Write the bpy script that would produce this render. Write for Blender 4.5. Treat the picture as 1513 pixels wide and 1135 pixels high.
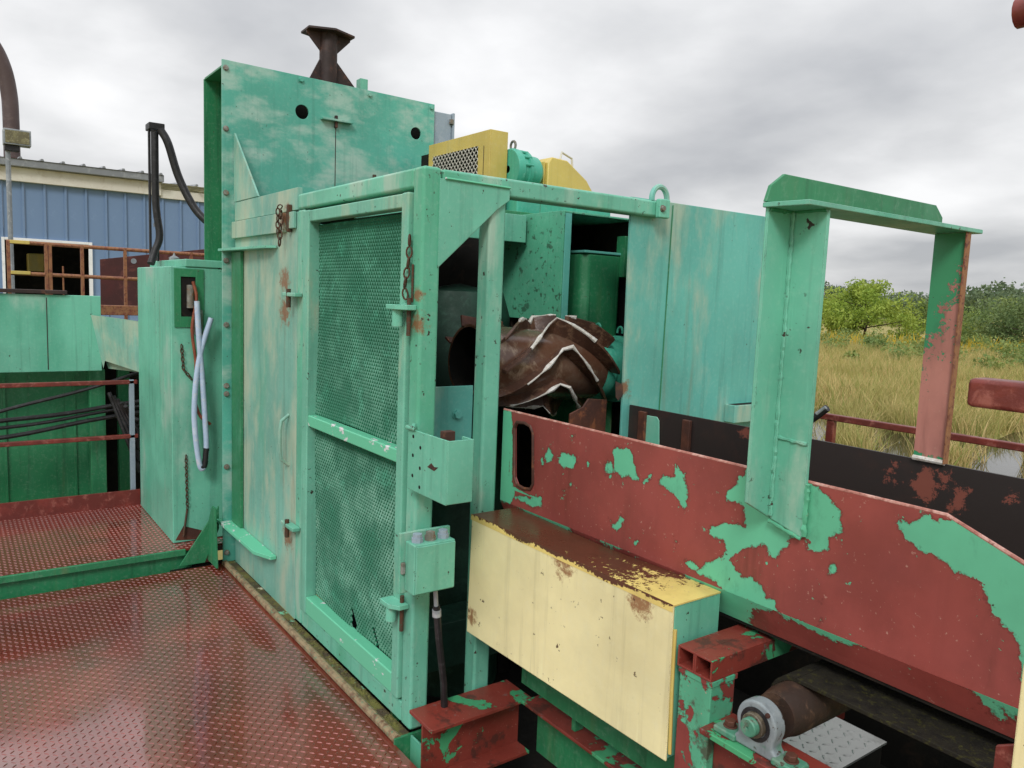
import bpy, bmesh, math, random
import numpy as np
from mathutils import Vector, Matrix
from mathutils.geometry import tessellate_polygon
random.seed(7); RNG=np.random.default_rng(7)
S=bpy.context.scene; COL=S.collection
for o in list(bpy.data.objects): bpy.data.objects.remove(o)
# ------------------------------------------------------------------ camera (fitted to the three sets of parallel steel edges)
YAW,PITCH,ROLL,F=math.radians(36.17647),math.radians(6.354846),math.radians(2.235659),1147.04
CAM=np.array([0,0,1.6]); CX,CY=756.5,567.5
_f=np.array([-math.cos(YAW)*math.cos(PITCH),math.sin(YAW)*math.cos(PITCH),-math.sin(PITCH)])
_r=np.cross(_f,[0,0,1]); _r/=np.linalg.norm(_r); _u=np.cross(_r,_f)
_r,_u=math.cos(ROLL)*_r+math.sin(ROLL)*_u,-math.sin(ROLL)*_r+math.cos(ROLL)*_u
cd=bpy.data.cameras.new('camera'); cam=bpy.data.objects.new('camera',cd); COL.objects.link(cam)
cd.sensor_fit='HORIZONTAL'; cd.sensor_width=36; cd.lens=36*F/1513; cd.clip_start=.05; cd.clip_end=2000
cam.matrix_world=Matrix(((_r[0],_u[0],-_f[0],0),(_r[1],_u[1],-_f[1],0),(_r[2],_u[2],-_f[2],1.6),(0,0,0,1)))
S.camera=cam
def ray(x,y): return _r*((x-CX)/F)-_u*((y-CY)/F)+_f
def on(ax,val,x,y):
    d=ray(x,y); t=(val-CAM[ax])/d[ax]; return CAM+t*d
def onX(v,x,y): return on(0,v,x,y)
def onY(v,x,y): return on(1,v,x,y)
def onZ(v,x,y): return on(2,v,x,y)
# ------------------------------------------------------------------ world: overcast cloud deck over a daylight sky, one broad sun
W=bpy.data.worlds.new('World'); S.world=W; W.use_nodes=True
nt=W.node_tree; nt.nodes.clear(); N=nt.nodes.new; L=nt.links.new
SUN=Vector((.60,-.62,.72)).normalized()
out=N('ShaderNodeOutputWorld'); bg=N('ShaderNodeBackground'); L(bg.outputs[0],out.inputs[0]); bg.inputs[1].default_value=1.0
tc=N('ShaderNodeTexCoord'); sep=N('ShaderNodeSeparateXYZ'); L(tc.outputs['Generated'],sep.inputs[0])
def wm(op,a,b=None,c=None):
    m=N('ShaderNodeMath'); m.operation=op
    for i,v in enumerate((a,b,c)):
        if v is None: continue
        if isinstance(v,(int,float)): m.inputs[i].default_value=v
        else: L(v,m.inputs[i])
    return m.outputs[0]
zc=wm('MAXIMUM',sep.outputs[2],0.0); den=wm('ADD',zc,.22)
cmb=N('ShaderNodeCombineXYZ'); L(wm('DIVIDE',sep.outputs[0],den),cmb.inputs[0]); L(wm('DIVIDE',sep.outputs[1],den),cmb.inputs[1]); cmb.inputs[2].default_value=3.3
def wn(scale,detail,rough,dist=0):
    n=N('ShaderNodeTexNoise'); n.inputs['Scale'].default_value=scale; n.inputs['Detail'].default_value=detail; n.inputs['Roughness'].default_value=rough; n.inputs['Distortion'].default_value=dist
    L(cmb.outputs[0],n.inputs['Vector']); return n.outputs['Fac']
cl=wm('ADD',wm('MULTIPLY',wn(1.15,7,.50,.10),.58),wm('MULTIPLY',wn(.50,4,.5,.1),.66))
ramp=N('ShaderNodeValToRGB'); L(cl,ramp.inputs[0]); e=ramp.color_ramp.elements
e[0].position=.50; e[0].color=(.41,.42,.44,1); e[1].position=.745; e[1].color=(.84,.84,.845,1)
m=ramp.color_ramp.elements.new(.61); m.color=(.58,.585,.595,1)
grad=wm('ADD',wm('ADD',wm('MULTIPLY',zc,1.6),.74),wm('MULTIPLY',wm('POWER',2.718,wm('MULTIPLY',zc,-7.0)),.36))
sc=N('ShaderNodeVectorMath'); sc.operation='SCALE'; L(ramp.outputs[0],sc.inputs[0]); L(grad,sc.inputs['Scale'])
sky=N('ShaderNodeTexSky'); sky.sky_type='NISHITA'; sky.sun_disc=False; sky.sun_elevation=math.asin(SUN.z); sky.sun_rotation=math.atan2(SUN.x,SUN.y)
ss=N('ShaderNodeVectorMath'); ss.operation='SCALE'; L(sky.outputs[0],ss.inputs[0]); ss.inputs['Scale'].default_value=.06
mx=N('ShaderNodeMix'); mx.data_type='RGBA'; mx.inputs[0].default_value=.94; L(ss.outputs[0],mx.inputs[6]); L(sc.outputs[0],mx.inputs[7]); L(mx.outputs[2],bg.inputs[0])
sd=bpy.data.lights.new('sun','SUN'); so=bpy.data.objects.new('sun',sd); COL.objects.link(so)
sd.energy=1.5; sd.angle=math.radians(16); sd.color=(1,.985,.96); so.rotation_euler=SUN.to_track_quat('Z','Y').to_euler()
S.view_settings.view_transform='Standard'; S.view_settings.look='None'; S.view_settings.gamma=1; S.view_settings.exposure=.15
# ------------------------------------------------------------------ materials
def lin(r,g,b,k=1.0):
    f=lambda c:((c/255+.055)/1.055)**2.4 if c>10 else c/255/12.92
    return (f(r)*k,f(g)*k,f(b)*k)
class NT:
    def __init__(s,name):
        s.m=bpy.data.materials.new(name); s.m.use_nodes=True; s.t=s.m.node_tree; s.t.nodes.clear()
        s.o=s.n('ShaderNodeOutputMaterial'); s.b=s.n('ShaderNodeBsdfPrincipled'); s.l(s.b.outputs[0],s.o.inputs[0])
        s.tc=s.n('ShaderNodeTexCoord').outputs['Object']
    def n(s,t): return s.t.nodes.new(t)
    def l(s,a,b): s.t.links.new(a,b)
    def put(s,sock,v):
        if isinstance(v,(int,float)): sock.default_value=v
        elif isinstance(v,(tuple,list)): sock.default_value=tuple(v)+((1,) if len(v)==3 and sock.type=='RGBA' else ())
        else: s.l(v,sock)
    def vec(s,scale,loc=(0,0,0)):
        n=s.n('ShaderNodeMapping'); s.l(s.tc,n.inputs[0]); n.inputs['Scale'].default_value=scale; n.inputs['Location'].default_value=loc; return n.outputs[0]
    def noise(s,scale,detail=4,rough=.55,vec=None,dist=0):
        n=s.n('ShaderNodeTexNoise'); s.l(vec if vec is not None else s.tc,n.inputs['Vector']); n.inputs['Scale'].default_value=scale
        n.inputs['Detail'].default_value=detail; n.inputs['Roughness'].default_value=rough; n.inputs['Distortion'].default_value=dist; return n.outputs['Fac']
    def rng(s,v,a,b,c=0.,d=1.,smooth=True):
        n=s.n('ShaderNodeMapRange'); n.interpolation_type='SMOOTHSTEP' if smooth else 'LINEAR'; s.put(n.inputs[0],v)
        for i,x in zip((1,2,3,4),(a,b,c,d)): s.put(n.inputs[i],x)
        return n.outputs[0]
    def math(s,op,a,b=None):
        n=s.n('ShaderNodeMath'); n.operation=op; s.put(n.inputs[0],a)
        if b is not None: s.put(n.inputs[1],b)
        return n.outputs[0]
    def mix(s,f,a,b,bt='MIX'):
        n=s.n('ShaderNodeMix'); n.data_type='RGBA'; n.blend_type=bt; s.put(n.inputs[0],f); s.put(n.inputs[6],a); s.put(n.inputs[7],b); return n.outputs[2]
    def bump(s,h,strength=.2,dist=.004,nrm=None):
        n=s.n('ShaderNodeBump'); s.put(n.inputs['Height'],h); n.inputs['Strength'].default_value=strength; n.inputs['Distance'].default_value=dist
        if nrm is not None: s.l(nrm,n.inputs['Normal'])
        return n.outputs[0]
    def edge(s,r=.008):
        bv=s.n('ShaderNodeBevel'); bv.samples=4; bv.inputs[0].default_value=r
        g=s.n('ShaderNodeNewGeometry'); d=s.n('ShaderNodeVectorMath'); d.operation='DOT_PRODUCT'; s.l(bv.outputs[0],d.inputs[0]); s.l(g.outputs['Normal'],d.inputs[1])
        return s.math('SUBTRACT',1.0,d.outputs['Value'])
    def fin(s,col,rough=.5,metal=0.,nrm=None,spec=.5):
        s.put(s.b.inputs['Base Color'],col); s.put(s.b.inputs['Roughness'],rough); s.put(s.b.inputs['Metallic'],metal); s.b.inputs['Specular IOR Level'].default_value=spec
        if nrm is not None: s.l(nrm,s.b.inputs['Normal'])
        return s.m
RUST=lin(92,48,30); RUSTD=lin(52,30,24)
def paint(name,base,fade=None,f_lo=.52,f_hi=.62,f_scale=(2.2,2.2,1.1),fade_amt=.85,dark=None,chip=RUSTD,chip_t=.70,chip_scale=38,streak=.25,rough=.42,edge=None,edge_t=.12,rust_run=0.,bump=.12,seed=0.,spots=()):
    t=NT(name); off=(seed*3.1,seed*1.7,seed*2.3)
    n1=t.noise(1.6,5,.6,t.vec((1,1,1),off)); col=t.mix(t.rng(n1,.3,.7),tuple(c*.82 for c in base),tuple(min(1,c*1.12) for c in base))
    if dark is not None: col=t.mix(t.rng(t.noise(1.3,4,.55,t.vec((1.4,1.4,.5),(5+off[0],2,1))),.52,.66,0,.8),col,dark)
    if fade is not None:
        nf=t.math('ADD',t.math('MULTIPLY',t.noise(1,6,.6,t.vec(f_scale,off),.15),.7),t.math('MULTIPLY',t.noise(1,5,.6,t.vec(tuple(q*3 for q in f_scale),off)),.3)); col=t.mix(t.rng(nf,f_lo,f_hi,0,fade_amt),col,fade)
    st=t.noise(1,5,.6,t.vec((26,26,1.2),off)); col=t.mix(t.rng(st,.52,.70,0,streak*1.3),col,tuple(c*.42 for c in base)); col=t.mix(t.rng(t.noise(1,6,.65,t.vec((48,48,2.2),off)),.60,.70,0,streak*1.1),col,tuple(min(1,c*1.25+.06) for c in base))
    gr=t.noise(55,6,.7); col=t.mix(t.rng(gr,.48,.78,0,.10),col,(.8,.84,.76)); col=t.mix(t.rng(t.noise(4.5,7,.68,t.vec((1,1,.6),off)),.5,.75,0,.22),col,tuple(c*.5 for c in base))
    hgt=t.noise(9,6,.6)
    if rust_run>0:
        rr=t.math('MULTIPLY',t.rng(t.noise(1,5,.6,t.vec((10,10,1.0),(7,3,2+seed))),.56,.74),t.rng(t.noise(.9,3,.5,t.vec((1,1,1),(4,4,seed))),.45,.62))
        col=t.mix(t.math('MULTIPLY',rr,rust_run),col,lin(140,88,48))
    for (sx,sy,sz,sr) in spots:
        vd=t.n('ShaderNodeVectorMath'); vd.operation='DISTANCE'; t.l(t.tc,vd.inputs[0]); vd.inputs[1].default_value=(sx,sy,sz)
        sm_=t.rng(t.math('ADD',t.math('MULTIPLY',vd.outputs['Value'],-1/sr),t.math('MULTIPLY',t.noise(30,7,.8),3.6)),.75,1.5,0,.85); col=t.mix(sm_,col,lin(134,78,40))
    cm=t.math('MULTIPLY',t.rng(t.noise(chip_scale,5,.65,t.vec((1,1,1),off)),chip_t,chip_t+.03),t.rng(t.noise(2.6,3,.5,t.vec((1,1,1),(9+seed,0,3))),.40,.52))
    if edge is not None:
        ed=t.edge(); em=t.rng(t.math('ADD',ed,t.math('MULTIPLY',t.math('SUBTRACT',t.noise(30,6,.75),.55),.5)),edge_t,edge_t+.05)
        col=t.mix(t.math('MULTIPLY',em,.8),col,edge); col=t.mix(t.rng(t.math('ADD',ed,t.math('MULTIPLY',t.math('SUBTRACT',t.noise(22,6,.75,t.vec((1,1,1),(3,3,3))),.60),.9)),.17,.20),col,RUSTD)
    col=t.mix(cm,col,chip)
    hgt=t.math('SUBTRACT',hgt,t.math('MULTIPLY',cm,.6))
    ro=t.rng(t.noise(5,5,.6),.3,.7,rough-.10,rough+.14)
    return t.fin(col,ro,0,t.bump(t.noise(2.2,3,.5),.35,.012,t.bump(hgt,bump,.006)))
GREEN=lin(84,188,146,.86); TEAL=lin(82,182,152,.86); PALE=lin(150,196,166,.86); BEIGE=lin(190,196,158,.85); DGREEN=lin(44,120,84,.85); MINT=lin(116,198,170,.86)
RED=lin(150,72,66,1.0); YEL=lin(240,230,176,1.0)
M={}
M['green']=paint('green_paint',MINT,fade=lin(174,208,190,.86),dark=lin(90,180,150,.86),f_lo=.53,f_hi=.66,chip_t=.655,edge=lin(170,190,165,.8),edge_t=.16,rust_run=.2)
M['post']=paint('green_post_paint',MINT,spots=((-2.345,1.30,1.50,.045),(-2.34,1.30,1.60,.03)),dark=lin(84,176,138,.86),fade=lin(174,204,184,.86),f_lo=.50,f_hi=.64,f_scale=(5,5,1.5),chip_t=.63,chip_scale=34,edge=lin(150,190,160,.8),edge_t=.17,seed=1)
M['plate']=paint('tall_plate_paint',lin(92,186,164,.86),fade=lin(186,212,198,.87),f_lo=.46,f_hi=.64,f_scale=(2.0,3.2,6.0),fade_amt=.7,chip_t=.68,streak=.2,seed=2,rough=.4)
M['door']=paint('faded_door_paint',lin(128,190,172,.86),fade=lin(190,202,176,.85),f_lo=.43,f_hi=.62,f_scale=(4.2,4.2,1.7),fade_amt=.8,dark=lin(104,178,152,.85),rust_run=.35,chip_t=.69,seed=3,rough=.5,spots=((-3.64,1.306,1.64,.075),(-3.64,1.306,1.49,.08),(-3.6,1.3,1.93,.07),(-3.58,1.306,.40,.07)))
M['stile']=paint('screen_door_paint',lin(118,192,166,.87),fade=lin(172,196,168,.85),f_lo=.52,f_hi=.66,f_scale=(5,5,1.5),chip_t=.645,seed=11,edge=lin(170,190,165,.8),edge_t=.17,rust_run=.3)

M['teal']=paint('teal_duct_paint',lin(102,188,174,.88),fade=lin(186,202,178,.86),f_lo=.47,f_hi=.62,f_scale=(2.4,3.4,1.3),fade_amt=.8,spots=((-2.36,2.31,1.235,.05),),dark=lin(98,188,176,.85),chip_t=.70,seed=4,rust_run=.3)
M['dark']=paint('dark_green_paint',lin(48,138,92,.8),fade=lin(90,165,125,.8),f_lo=.55,f_hi=.7,f_scale=(5,5,1),chip_t=.68,chip=lin(70,60,45),seed=5,rust_run=.2,streak=.4)
M['flaky']=paint('flaking_green_paint',lin(92,182,146,.85),fade=lin(60,104,80,.8),f_lo=.59,f_hi=.61,f_scale=(15,15,15),fade_amt=.85,chip_t=.58,chip_scale=30,chip=lin(58,96,74),seed=6)
M['motor']=paint('teal_motor_paint',lin(80,188,160,.85),fade=lin(150,205,185),f_lo=.6,f_hi=.7,f_scale=(9,9,9),chip_t=.72,seed=7,rough=.35)
M['yellow']=paint('pale_yellow_paint',YEL,fade=lin(228,222,176,.98),f_lo=.5,f_hi=.7,chip_t=.66,chip_scale=34,chip=lin(86,66,46),streak=.2,seed=8,rust_run=.5,rough=.45,bump=.3,edge=lin(104,72,48),edge_t=.20,spots=((-1.42,1.497,.79,.05),(-1.75,1.497,.81,.06),(-2.24,1.497,.45,.035)))
M['ochre']=paint('ochre_guard_paint',lin(222,196,104,.85),fade=lin(206,190,120,.85),chip_t=.76,seed=9,streak=.12)
def peel(name,under,over,attr=True,edge_rag=.020,fine=.007,rough=.45,noise_t=None,scale=4.,seed=0.):
    t=NT(name)
    base=t.mix(t.rng(t.noise(3.2,5,.6,t.vec((1,1,.8),(seed,0,0))),.42,.62,0,.8),over,tuple(c*.72 for c in over))
    base=t.mix(t.rng(t.noise(1,5,.6,t.vec((16,16,1.1))),.5,.75,0,.22),base,tuple(c*.5 for c in over))
    base=t.mix(t.rng(t.noise(90,3,.6),.66,.72,0,.6),base,lin(190,150,135))
    und=t.mix(t.rng(t.noise(5,4,.6),.4,.7,0,.6),under,tuple(min(1,c*1.2) for c in under))
    und=t.mix(t.rng(t.noise(30,5,.65),.70,.73),und,RUSTD); und=t.mix(t.rng(t.noise(11,6,.7,t.vec((1,1,.5))),.56,.72,0,.45),und,tuple(c*.55 for c in under))
    base=t.mix(t.math('MULTIPLY',t.rng(t.noise(1,5,.65,t.vec((7,7,.9),(2,2,seed))),.55,.7),.45),base,lin(82,44,34)); base=t.mix(t.rng(t.noise(60,5,.7,t.vec((1,1,.25))),.70,.76,0,.6),base,lin(186,150,138))
    if not attr:
        base=t.mix(t.rng(t.noise(7,7,.68,t.vec((1,1,1),(seed*2,3,1))),.54,.62,0,.8),base,lin(70,44,38)); base=t.mix(t.rng(t.noise(16,6,.7,t.vec((1,1,1),(1,seed,1))),.62,.66,0,.7),base,lin(120,104,98))
    if attr:
        a=t.n('ShaderNodeAttribute'); a.attribute_name='peel'; v=a.outputs['Fac']
        v=t.math('ADD',v,t.math('MULTIPLY',t.math('SUBTRACT',t.noise(34,5,.7),.5),edge_rag*2)); v=t.math('ADD',v,t.math('MULTIPLY',t.math('SUBTRACT',t.noise(120,4,.7),.5),fine*2))
        ch=t.math('SUBTRACT',t.math('ADD',t.noise(48,5,.7),t.math('MULTIPLY',t.rng(a.outputs['Fac'],-.10,0),.10)),.76); v=t.math('MAXIMUM',v,t.math('MULTIPLY',ch,.2))
        mask=t.rng(v,0,.0012); shade_rim=t.math('MULTIPLY',t.rng(v,-.006,0),t.math('SUBTRACT',1.0,mask))
    else:
        v=t.noise(scale,7,.62,t.vec((1,1,1),(seed,seed*2,0)),.4); mask=t.rng(v,noise_t,noise_t+.008); shade_rim=t.math('MULTIPLY',t.rng(v,noise_t-.012,noise_t),t.math('SUBTRACT',1.0,mask))
    lip=t.math('MULTIPLY',mask,t.rng(v,.0015,.005,1,0)) if attr else t.math('MULTIPLY',mask,t.rng(v,noise_t+.008,noise_t+.02,1,0))
    und=t.mix(t.math('MULTIPLY',lip,t.rng(t.noise(20,4,.6),.4,.6,0,.7)),und,tuple(c*.42 for c in under))
    col=t.mix(mask,base,und); col=t.mix(t.math('MULTIPLY',shade_rim,.6),col,tuple(c*.35 for c in over))  # dark lines at flake edges put the paint layer's shadow into the colour
    h=t.math('ADD',t.math('MULTIPLY',mask,-.7),t.math('MULTIPLY',t.noise(14,5,.6),.25))
    return t.fin(col,t.rng(t.noise(6,4,.6),.3,.7,rough-.1,rough+.12),0,t.bump(t.noise(2.4,3,.5),.5,.015,t.bump(h,.45,.005)))
M['trough']=peel('peeling_red_paint',lin(104,196,156,.86),RED)
M['redgreen']=peel('red_green_worn_paint',lin(78,170,118,.8),lin(136,58,48,.95),attr=False,noise_t=.565,scale=6,seed=2)
M['greenred']=peel('green_red_worn_paint',lin(140,66,60,.9),lin(100,192,152,.85),attr=False,noise_t=.545,scale=7,seed=5)
M['pinkpost']=peel('pink_worn_paint',lin(58,148,102,.85),lin(200,134,122,.88),attr=True,edge_rag=.09,fine=.05)
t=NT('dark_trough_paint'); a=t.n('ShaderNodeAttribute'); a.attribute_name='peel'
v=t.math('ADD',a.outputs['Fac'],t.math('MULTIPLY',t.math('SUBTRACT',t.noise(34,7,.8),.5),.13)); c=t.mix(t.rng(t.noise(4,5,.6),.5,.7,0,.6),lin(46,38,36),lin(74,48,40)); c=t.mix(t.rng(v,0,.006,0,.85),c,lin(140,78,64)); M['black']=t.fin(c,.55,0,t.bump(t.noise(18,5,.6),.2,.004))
def rusty(name,a,b,c,rough=.65,scale=6,spec=.4):
    t=NT(name); n=t.noise(scale,7,.65); col=t.mix(t.rng(n,.35,.55),a,b); col=t.mix(t.rng(t.noise(scale*2.3,6,.7,None,.5),.52,.66),col,c)
    return t.fin(col,t.rng(n,.3,.7,rough-.15,rough+.15),0,t.bump(t.noise(scale*6,6,.65),.35,.004),spec)
M['rust']=rusty('rusty_steel',lin(96,58,44),lin(70,44,36),lin(128,78,52))
M['rustdark']=rusty('dark_rust_steel',lin(66,48,44),lin(48,36,34),lin(86,56,44),.6)
M['drum']=rusty('worn_drum_steel',lin(116,92,78),lin(98,66,50),lin(146,122,102),.18,4,.8)
M['rib']=rusty('rib_steel',lin(98,68,54),lin(78,54,44),lin(128,98,78),.34,8)
M['whiteedge']=rusty('white_worn_edge',lin(235,232,228),lin(205,200,192),lin(170,150,130),.5,30)
M['pulley']=rusty('grimy_pulley_steel',lin(74,54,44),lin(54,42,36),lin(92,70,56),.5,9)
M['pinkedge']=rusty('worn_pink_edge',lin(206,164,152),lin(170,112,100),lin(140,88,76),.5,26)
M['maroon']=rusty('maroon_sheet',lin(84,44,42),lin(70,38,36),lin(98,56,50),.6,3)
M['redrail']=rusty('red_rail_paint',lin(126,54,46),lin(104,42,36),lin(146,84,74),.42,9,.5)
M['rustrail']=rusty('flaking_rail',lin(122,70,56),lin(150,104,70),lin(98,50,42),.6,26)
M['galv']=rusty('galvanised_grey',lin(150,156,160),lin(128,134,138),lin(168,172,174),.45,8,.5)
M['greybox']=rusty('grey_enclosure_paint',lin(152,166,178),lin(142,158,170),lin(162,174,184),.4,3,.5)
M['cast']=paint('grimy_cast_grey',lin(132,142,146),fade=lin(78,128,104),f_lo=.55,f_hi=.66,f_scale=(14,14,14),chip=lin(66,54,44),chip_t=.6,chip_scale=40,streak=.4,rough=.5,bump=.4)
M['dullteal']=paint('dull_shaft_paint',lin(84,152,124,.8),fade=lin(120,150,130,.8),f_lo=.5,f_hi=.6,f_scale=(20,20,20),chip=lin(70,58,46),chip_t=.58,chip_scale=60,rough=.5,bump=.3)
M['greasy']=rusty('greasy_steel',lin(112,104,88),lin(78,70,58),lin(60,48,38),.4,30)
M['steel']=rusty('bolt_steel',lin(150,152,146),lin(112,110,100),lin(126,96,70),.4,20)
M['blackrub']=rusty('black_rubber',lin(38,38,40),lin(30,30,31),lin(52,52,54),.5,12,.4)
M['belt']=rusty('mossy_belt',lin(26,24,21),lin(34,31,22),lin(58,56,24),.8,26,.3)
M['meshp']=rusty('mesh_paint',lin(44,132,100,.9),lin(38,116,88,.9),lin(60,144,114,.9),.5,5,.4)
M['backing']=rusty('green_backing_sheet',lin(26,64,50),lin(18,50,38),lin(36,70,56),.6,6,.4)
M['void']=rusty('shade_dark_steel',lin(34,32,28),lin(26,25,23),lin(44,36,30),.8,4,.2)  # near-black colour standing in for deep shade inside and under the machine
M['whitehose']=rusty('white_hose',lin(190,206,226),lin(170,190,214),lin(196,200,208),.45,12)
M['copper']=rusty('brown_cable',lin(150,84,58),lin(126,66,46),lin(100,56,42),.5,20)
M['chain']=rusty('rusty_chain',lin(66,50,40),lin(84,54,36),lin(60,80,64),.6,40)
M['brownpipe']=rusty('brown_pipe',lin(84,68,66),lin(76,60,58),lin(92,76,72),.5,2,.5)
M['cream']=rusty('cream_trim',lin(214,212,200),lin(206,202,190),lin(196,190,176),.6,3)
M['roofmetal']=rusty('roof_metal',lin(134,138,142),lin(122,126,130),lin(146,150,152),.4,3,.5)
M['blue']=rusty('blue_siding',lin(122,148,182,.9),lin(114,140,174,.9),lin(130,155,188,.9),.5,.8,.4)
M['white']=rusty('white_trim',lin(232,234,236),lin(224,226,228),lin(214,216,218),.5,3)
M['lens']=rusty('lamp_glass',lin(126,120,84),lin(100,94,66),lin(150,144,110),.25,20,.6)
M['yellowtop']=peel('rusted_yellow_top',lin(88,52,36),lin(240,216,128,.95),attr=True,edge_rag=.10,fine=.05,rough=.35)
M['sill']=rusty('worn_sill_paint',lin(108,80,60),lin(150,130,100),lin(98,128,100),.55,30)
t=NT('moss_gutter'); n=t.noise(16,7,.7); c=t.mix(t.rng(n,.38,.6),lin(70,58,40),lin(104,100,46)); c=t.mix(t.rng(t.noise(7,6,.7),.56,.62),c,lin(110,176,140)); c=t.mix(t.rng(t.noise(9,6,.7,t.vec((1,1,1),(3,1,0))),.62,.66),c,lin(196,186,160)); M['moss']=t.fin(c,.8,0,t.bump(n,.7,.012))
t=NT('white_worn_green_rail'); n=t.noise(14,6,.7,t.vec((.7,1,1))); c=t.mix(t.rng(n,.60,.63),lin(112,208,168,.86),lin(215,214,216)); c=t.mix(t.rng(t.noise(40,5,.7),.70,.73),c,RUSTD); M['railwhite']=t.fin(c,.45,0,t.bump(t.noise(20,5,.6),.15,.004))
def deck(name,red,wet):
    t=NT(name); n=t.noise(1.1,5,.6,None,.6); n2=t.noise(2.3,5,.6,t.vec((1,1,1),(4,2,0)))
    c=t.mix(t.rng(n,.36,.62),red,tuple(x*.62 for x in red)); c=t.mix(t.rng(n2,.52,.68,0,.5),c,lin(92,52,36)); c=t.mix(t.rng(t.noise(70,4,.7),.70,.74,0,.7),c,lin(190,140,120))
    g=t.n('ShaderNodeNewGeometry'); r=t.rng(t.noise(1.5,4,.55,t.vec((1,1,1),(8,1,0))),.40,.60,wet,wet+.20)
    t.m.node_tree.nodes.active=t.b; t.b.inputs['Coat Weight'].default_value=1.0; t.l(t.rng(t.noise(2.6,5,.6,t.vec((1,1,1),(1,5,0))),.35,.65,.06,.12),t.b.inputs['Coat Roughness']); t.b.inputs['Coat IOR'].default_value=1.78
    return t.fin(c,r,t.rng(t.noise(.9,3,.5,t.vec((1,1,1),(2,7,0))),.35,.65,.10,.30),t.bump(t.noise(40,5,.6),.12,.003),.8)
M['deck']=deck('wet_red_tread_plate',lin(138,50,37),.17); M['deck2']=deck('red_platform_tread',lin(152,64,52),.20)
t=NT('bare_tread_plate'); M['alu']=t.fin(t.mix(t.rng(t.noise(5,6,.7),.5,.7),lin(170,170,166),lin(120,118,112)),.35,.55,t.bump(t.noise(40,5,.6),.1,.003))
# ------------------------------------------------------------------ geometry helpers
class MB:
    def __init__(s): s.v=[]; s.f=[]
    def add(s,vs,fs):
        k=len(s.v); s.v+= [tuple(map(float,p)) for p in vs]; s.f+=[tuple(i+k for i in f) for f in fs]; return s
    def box(s,x0,x1,y0,y1,z0,z1):
        return s.add([(x0,y0,z0),(x1,y0,z0),(x1,y1,z0),(x0,y1,z0),(x0,y0,z1),(x1,y0,z1),(x1,y1,z1),(x0,y1,z1)],[(3,2,1,0),(4,5,6,7),(0,1,5,4),(1,2,6,5),(2,3,7,6),(3,0,4,7)])
    def prism(s,poly,axis,a,b):
        # poly in the two other axes (cyclic order), extruded from a to b along axis
        def mk(p,t): q=[0,0,0]; q[axis]=t; o=[i for i in range(3) if i!=axis]; q[o[0]],q[o[1]]=p; return q
        n=len(poly); vs=[mk(p,a) for p in poly]+[mk(p,b) for p in poly]
        return s.add(vs,[tuple(range(n)),tuple(range(2*n-1,n-1,-1))]+[(i,i+n,(i+1)%n+n,(i+1)%n) for i in range(n)])
    def holed(s,outer,holes,axis,a,b):
        def mk(p,t): q=[0,0,0]; q[axis]=t; o=[i for i in range(3) if i!=axis]; q[o[0]],q[o[1]]=p; return q
        loops=[outer]+holes; flat=[p for lp in loops for p in lp]; n=len(flat)
        tris=tessellate_polygon([[Vector((p[0],p[1],0)) for p in lp] for lp in loops])
        fs=[tuple(t_) for t_ in tris]+[tuple(i+n for i in reversed(t_)) for t_ in tris]; k=0
        for lp in loops:
            m=len(lp); fs+=[(k+i,k+i+n,k+(i+1)%m+n,k+(i+1)%m) for i in range(m)]; k+=m
        return s.add([mk(p,a) for p in flat]+[mk(p,b) for p in flat],fs)
    def tube(s,pts,r,seg=10,cap=True):
        P=[Vector(p) for p in pts]; n=len(P); R=r if isinstance(r,(list,tuple)) else [r]*n; rings=[]; nrm=None
        for i in range(n):
            d=(P[min(i+1,n-1)]-P[max(i-1,0)]).normalized()
            if nrm is None: nrm=d.orthogonal().normalized()
            nrm=(nrm-d*nrm.dot(d)).normalized(); b=d.cross(nrm)
            rings+=[P[i]+(nrm*math.cos(2*math.pi*j/seg)+b*math.sin(2*math.pi*j/seg))*R[i] for j in range(seg)]
        fs=[(i*seg+j,i*seg+(j+1)%seg,(i+1)*seg+(j+1)%seg,(i+1)*seg+j) for i in range(n-1) for j in range(seg)]
        if cap: fs+=[tuple(range(seg-1,-1,-1)),tuple((n-1)*seg+j for j in range(seg))]
        return s.add(rings,fs)
    def cyl(s,p,q,r,seg=20): return s.tube([p,q],r,seg)
    def lathe(s,o,ax,prof,seg=28):
        # prof: (distance along axis, radius)
        o=Vector(o); ax=Vector(ax).normalized(); u=ax.orthogonal().normalized(); w=ax.cross(u); vs=[]; n=len(prof)
        for (d,r) in prof: vs+=[o+ax*d+(u*math.cos(2*math.pi*j/seg)+w*math.sin(2*math.pi*j/seg))*r for j in range(seg)]
        return s.add(vs,[(i*seg+j,i*seg+(j+1)%seg,(i+1)*seg+(j+1)%seg,(i+1)*seg+j) for i in range(n-1) for j in range(seg)])
    def rtube(s,x0,x1,y0,y1,z0,z1): return s.box(x0,x1,y0,y1,z0,z1)
    def build(s,name,mat,parent=None,bev=0.,smooth=True,kind=None):
        me=bpy.data.meshes.new(name); me.from_pydata(s.v,[],s.f); me.validate(); me.update()
        bm=bmesh.new(); bm.from_mesh(me); bmesh.ops.recalc_face_normals(bm,faces=bm.faces); bm.to_mesh(me); bm.free()
        return mkobj(name,me,mat,parent,bev,smooth,kind)
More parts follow.
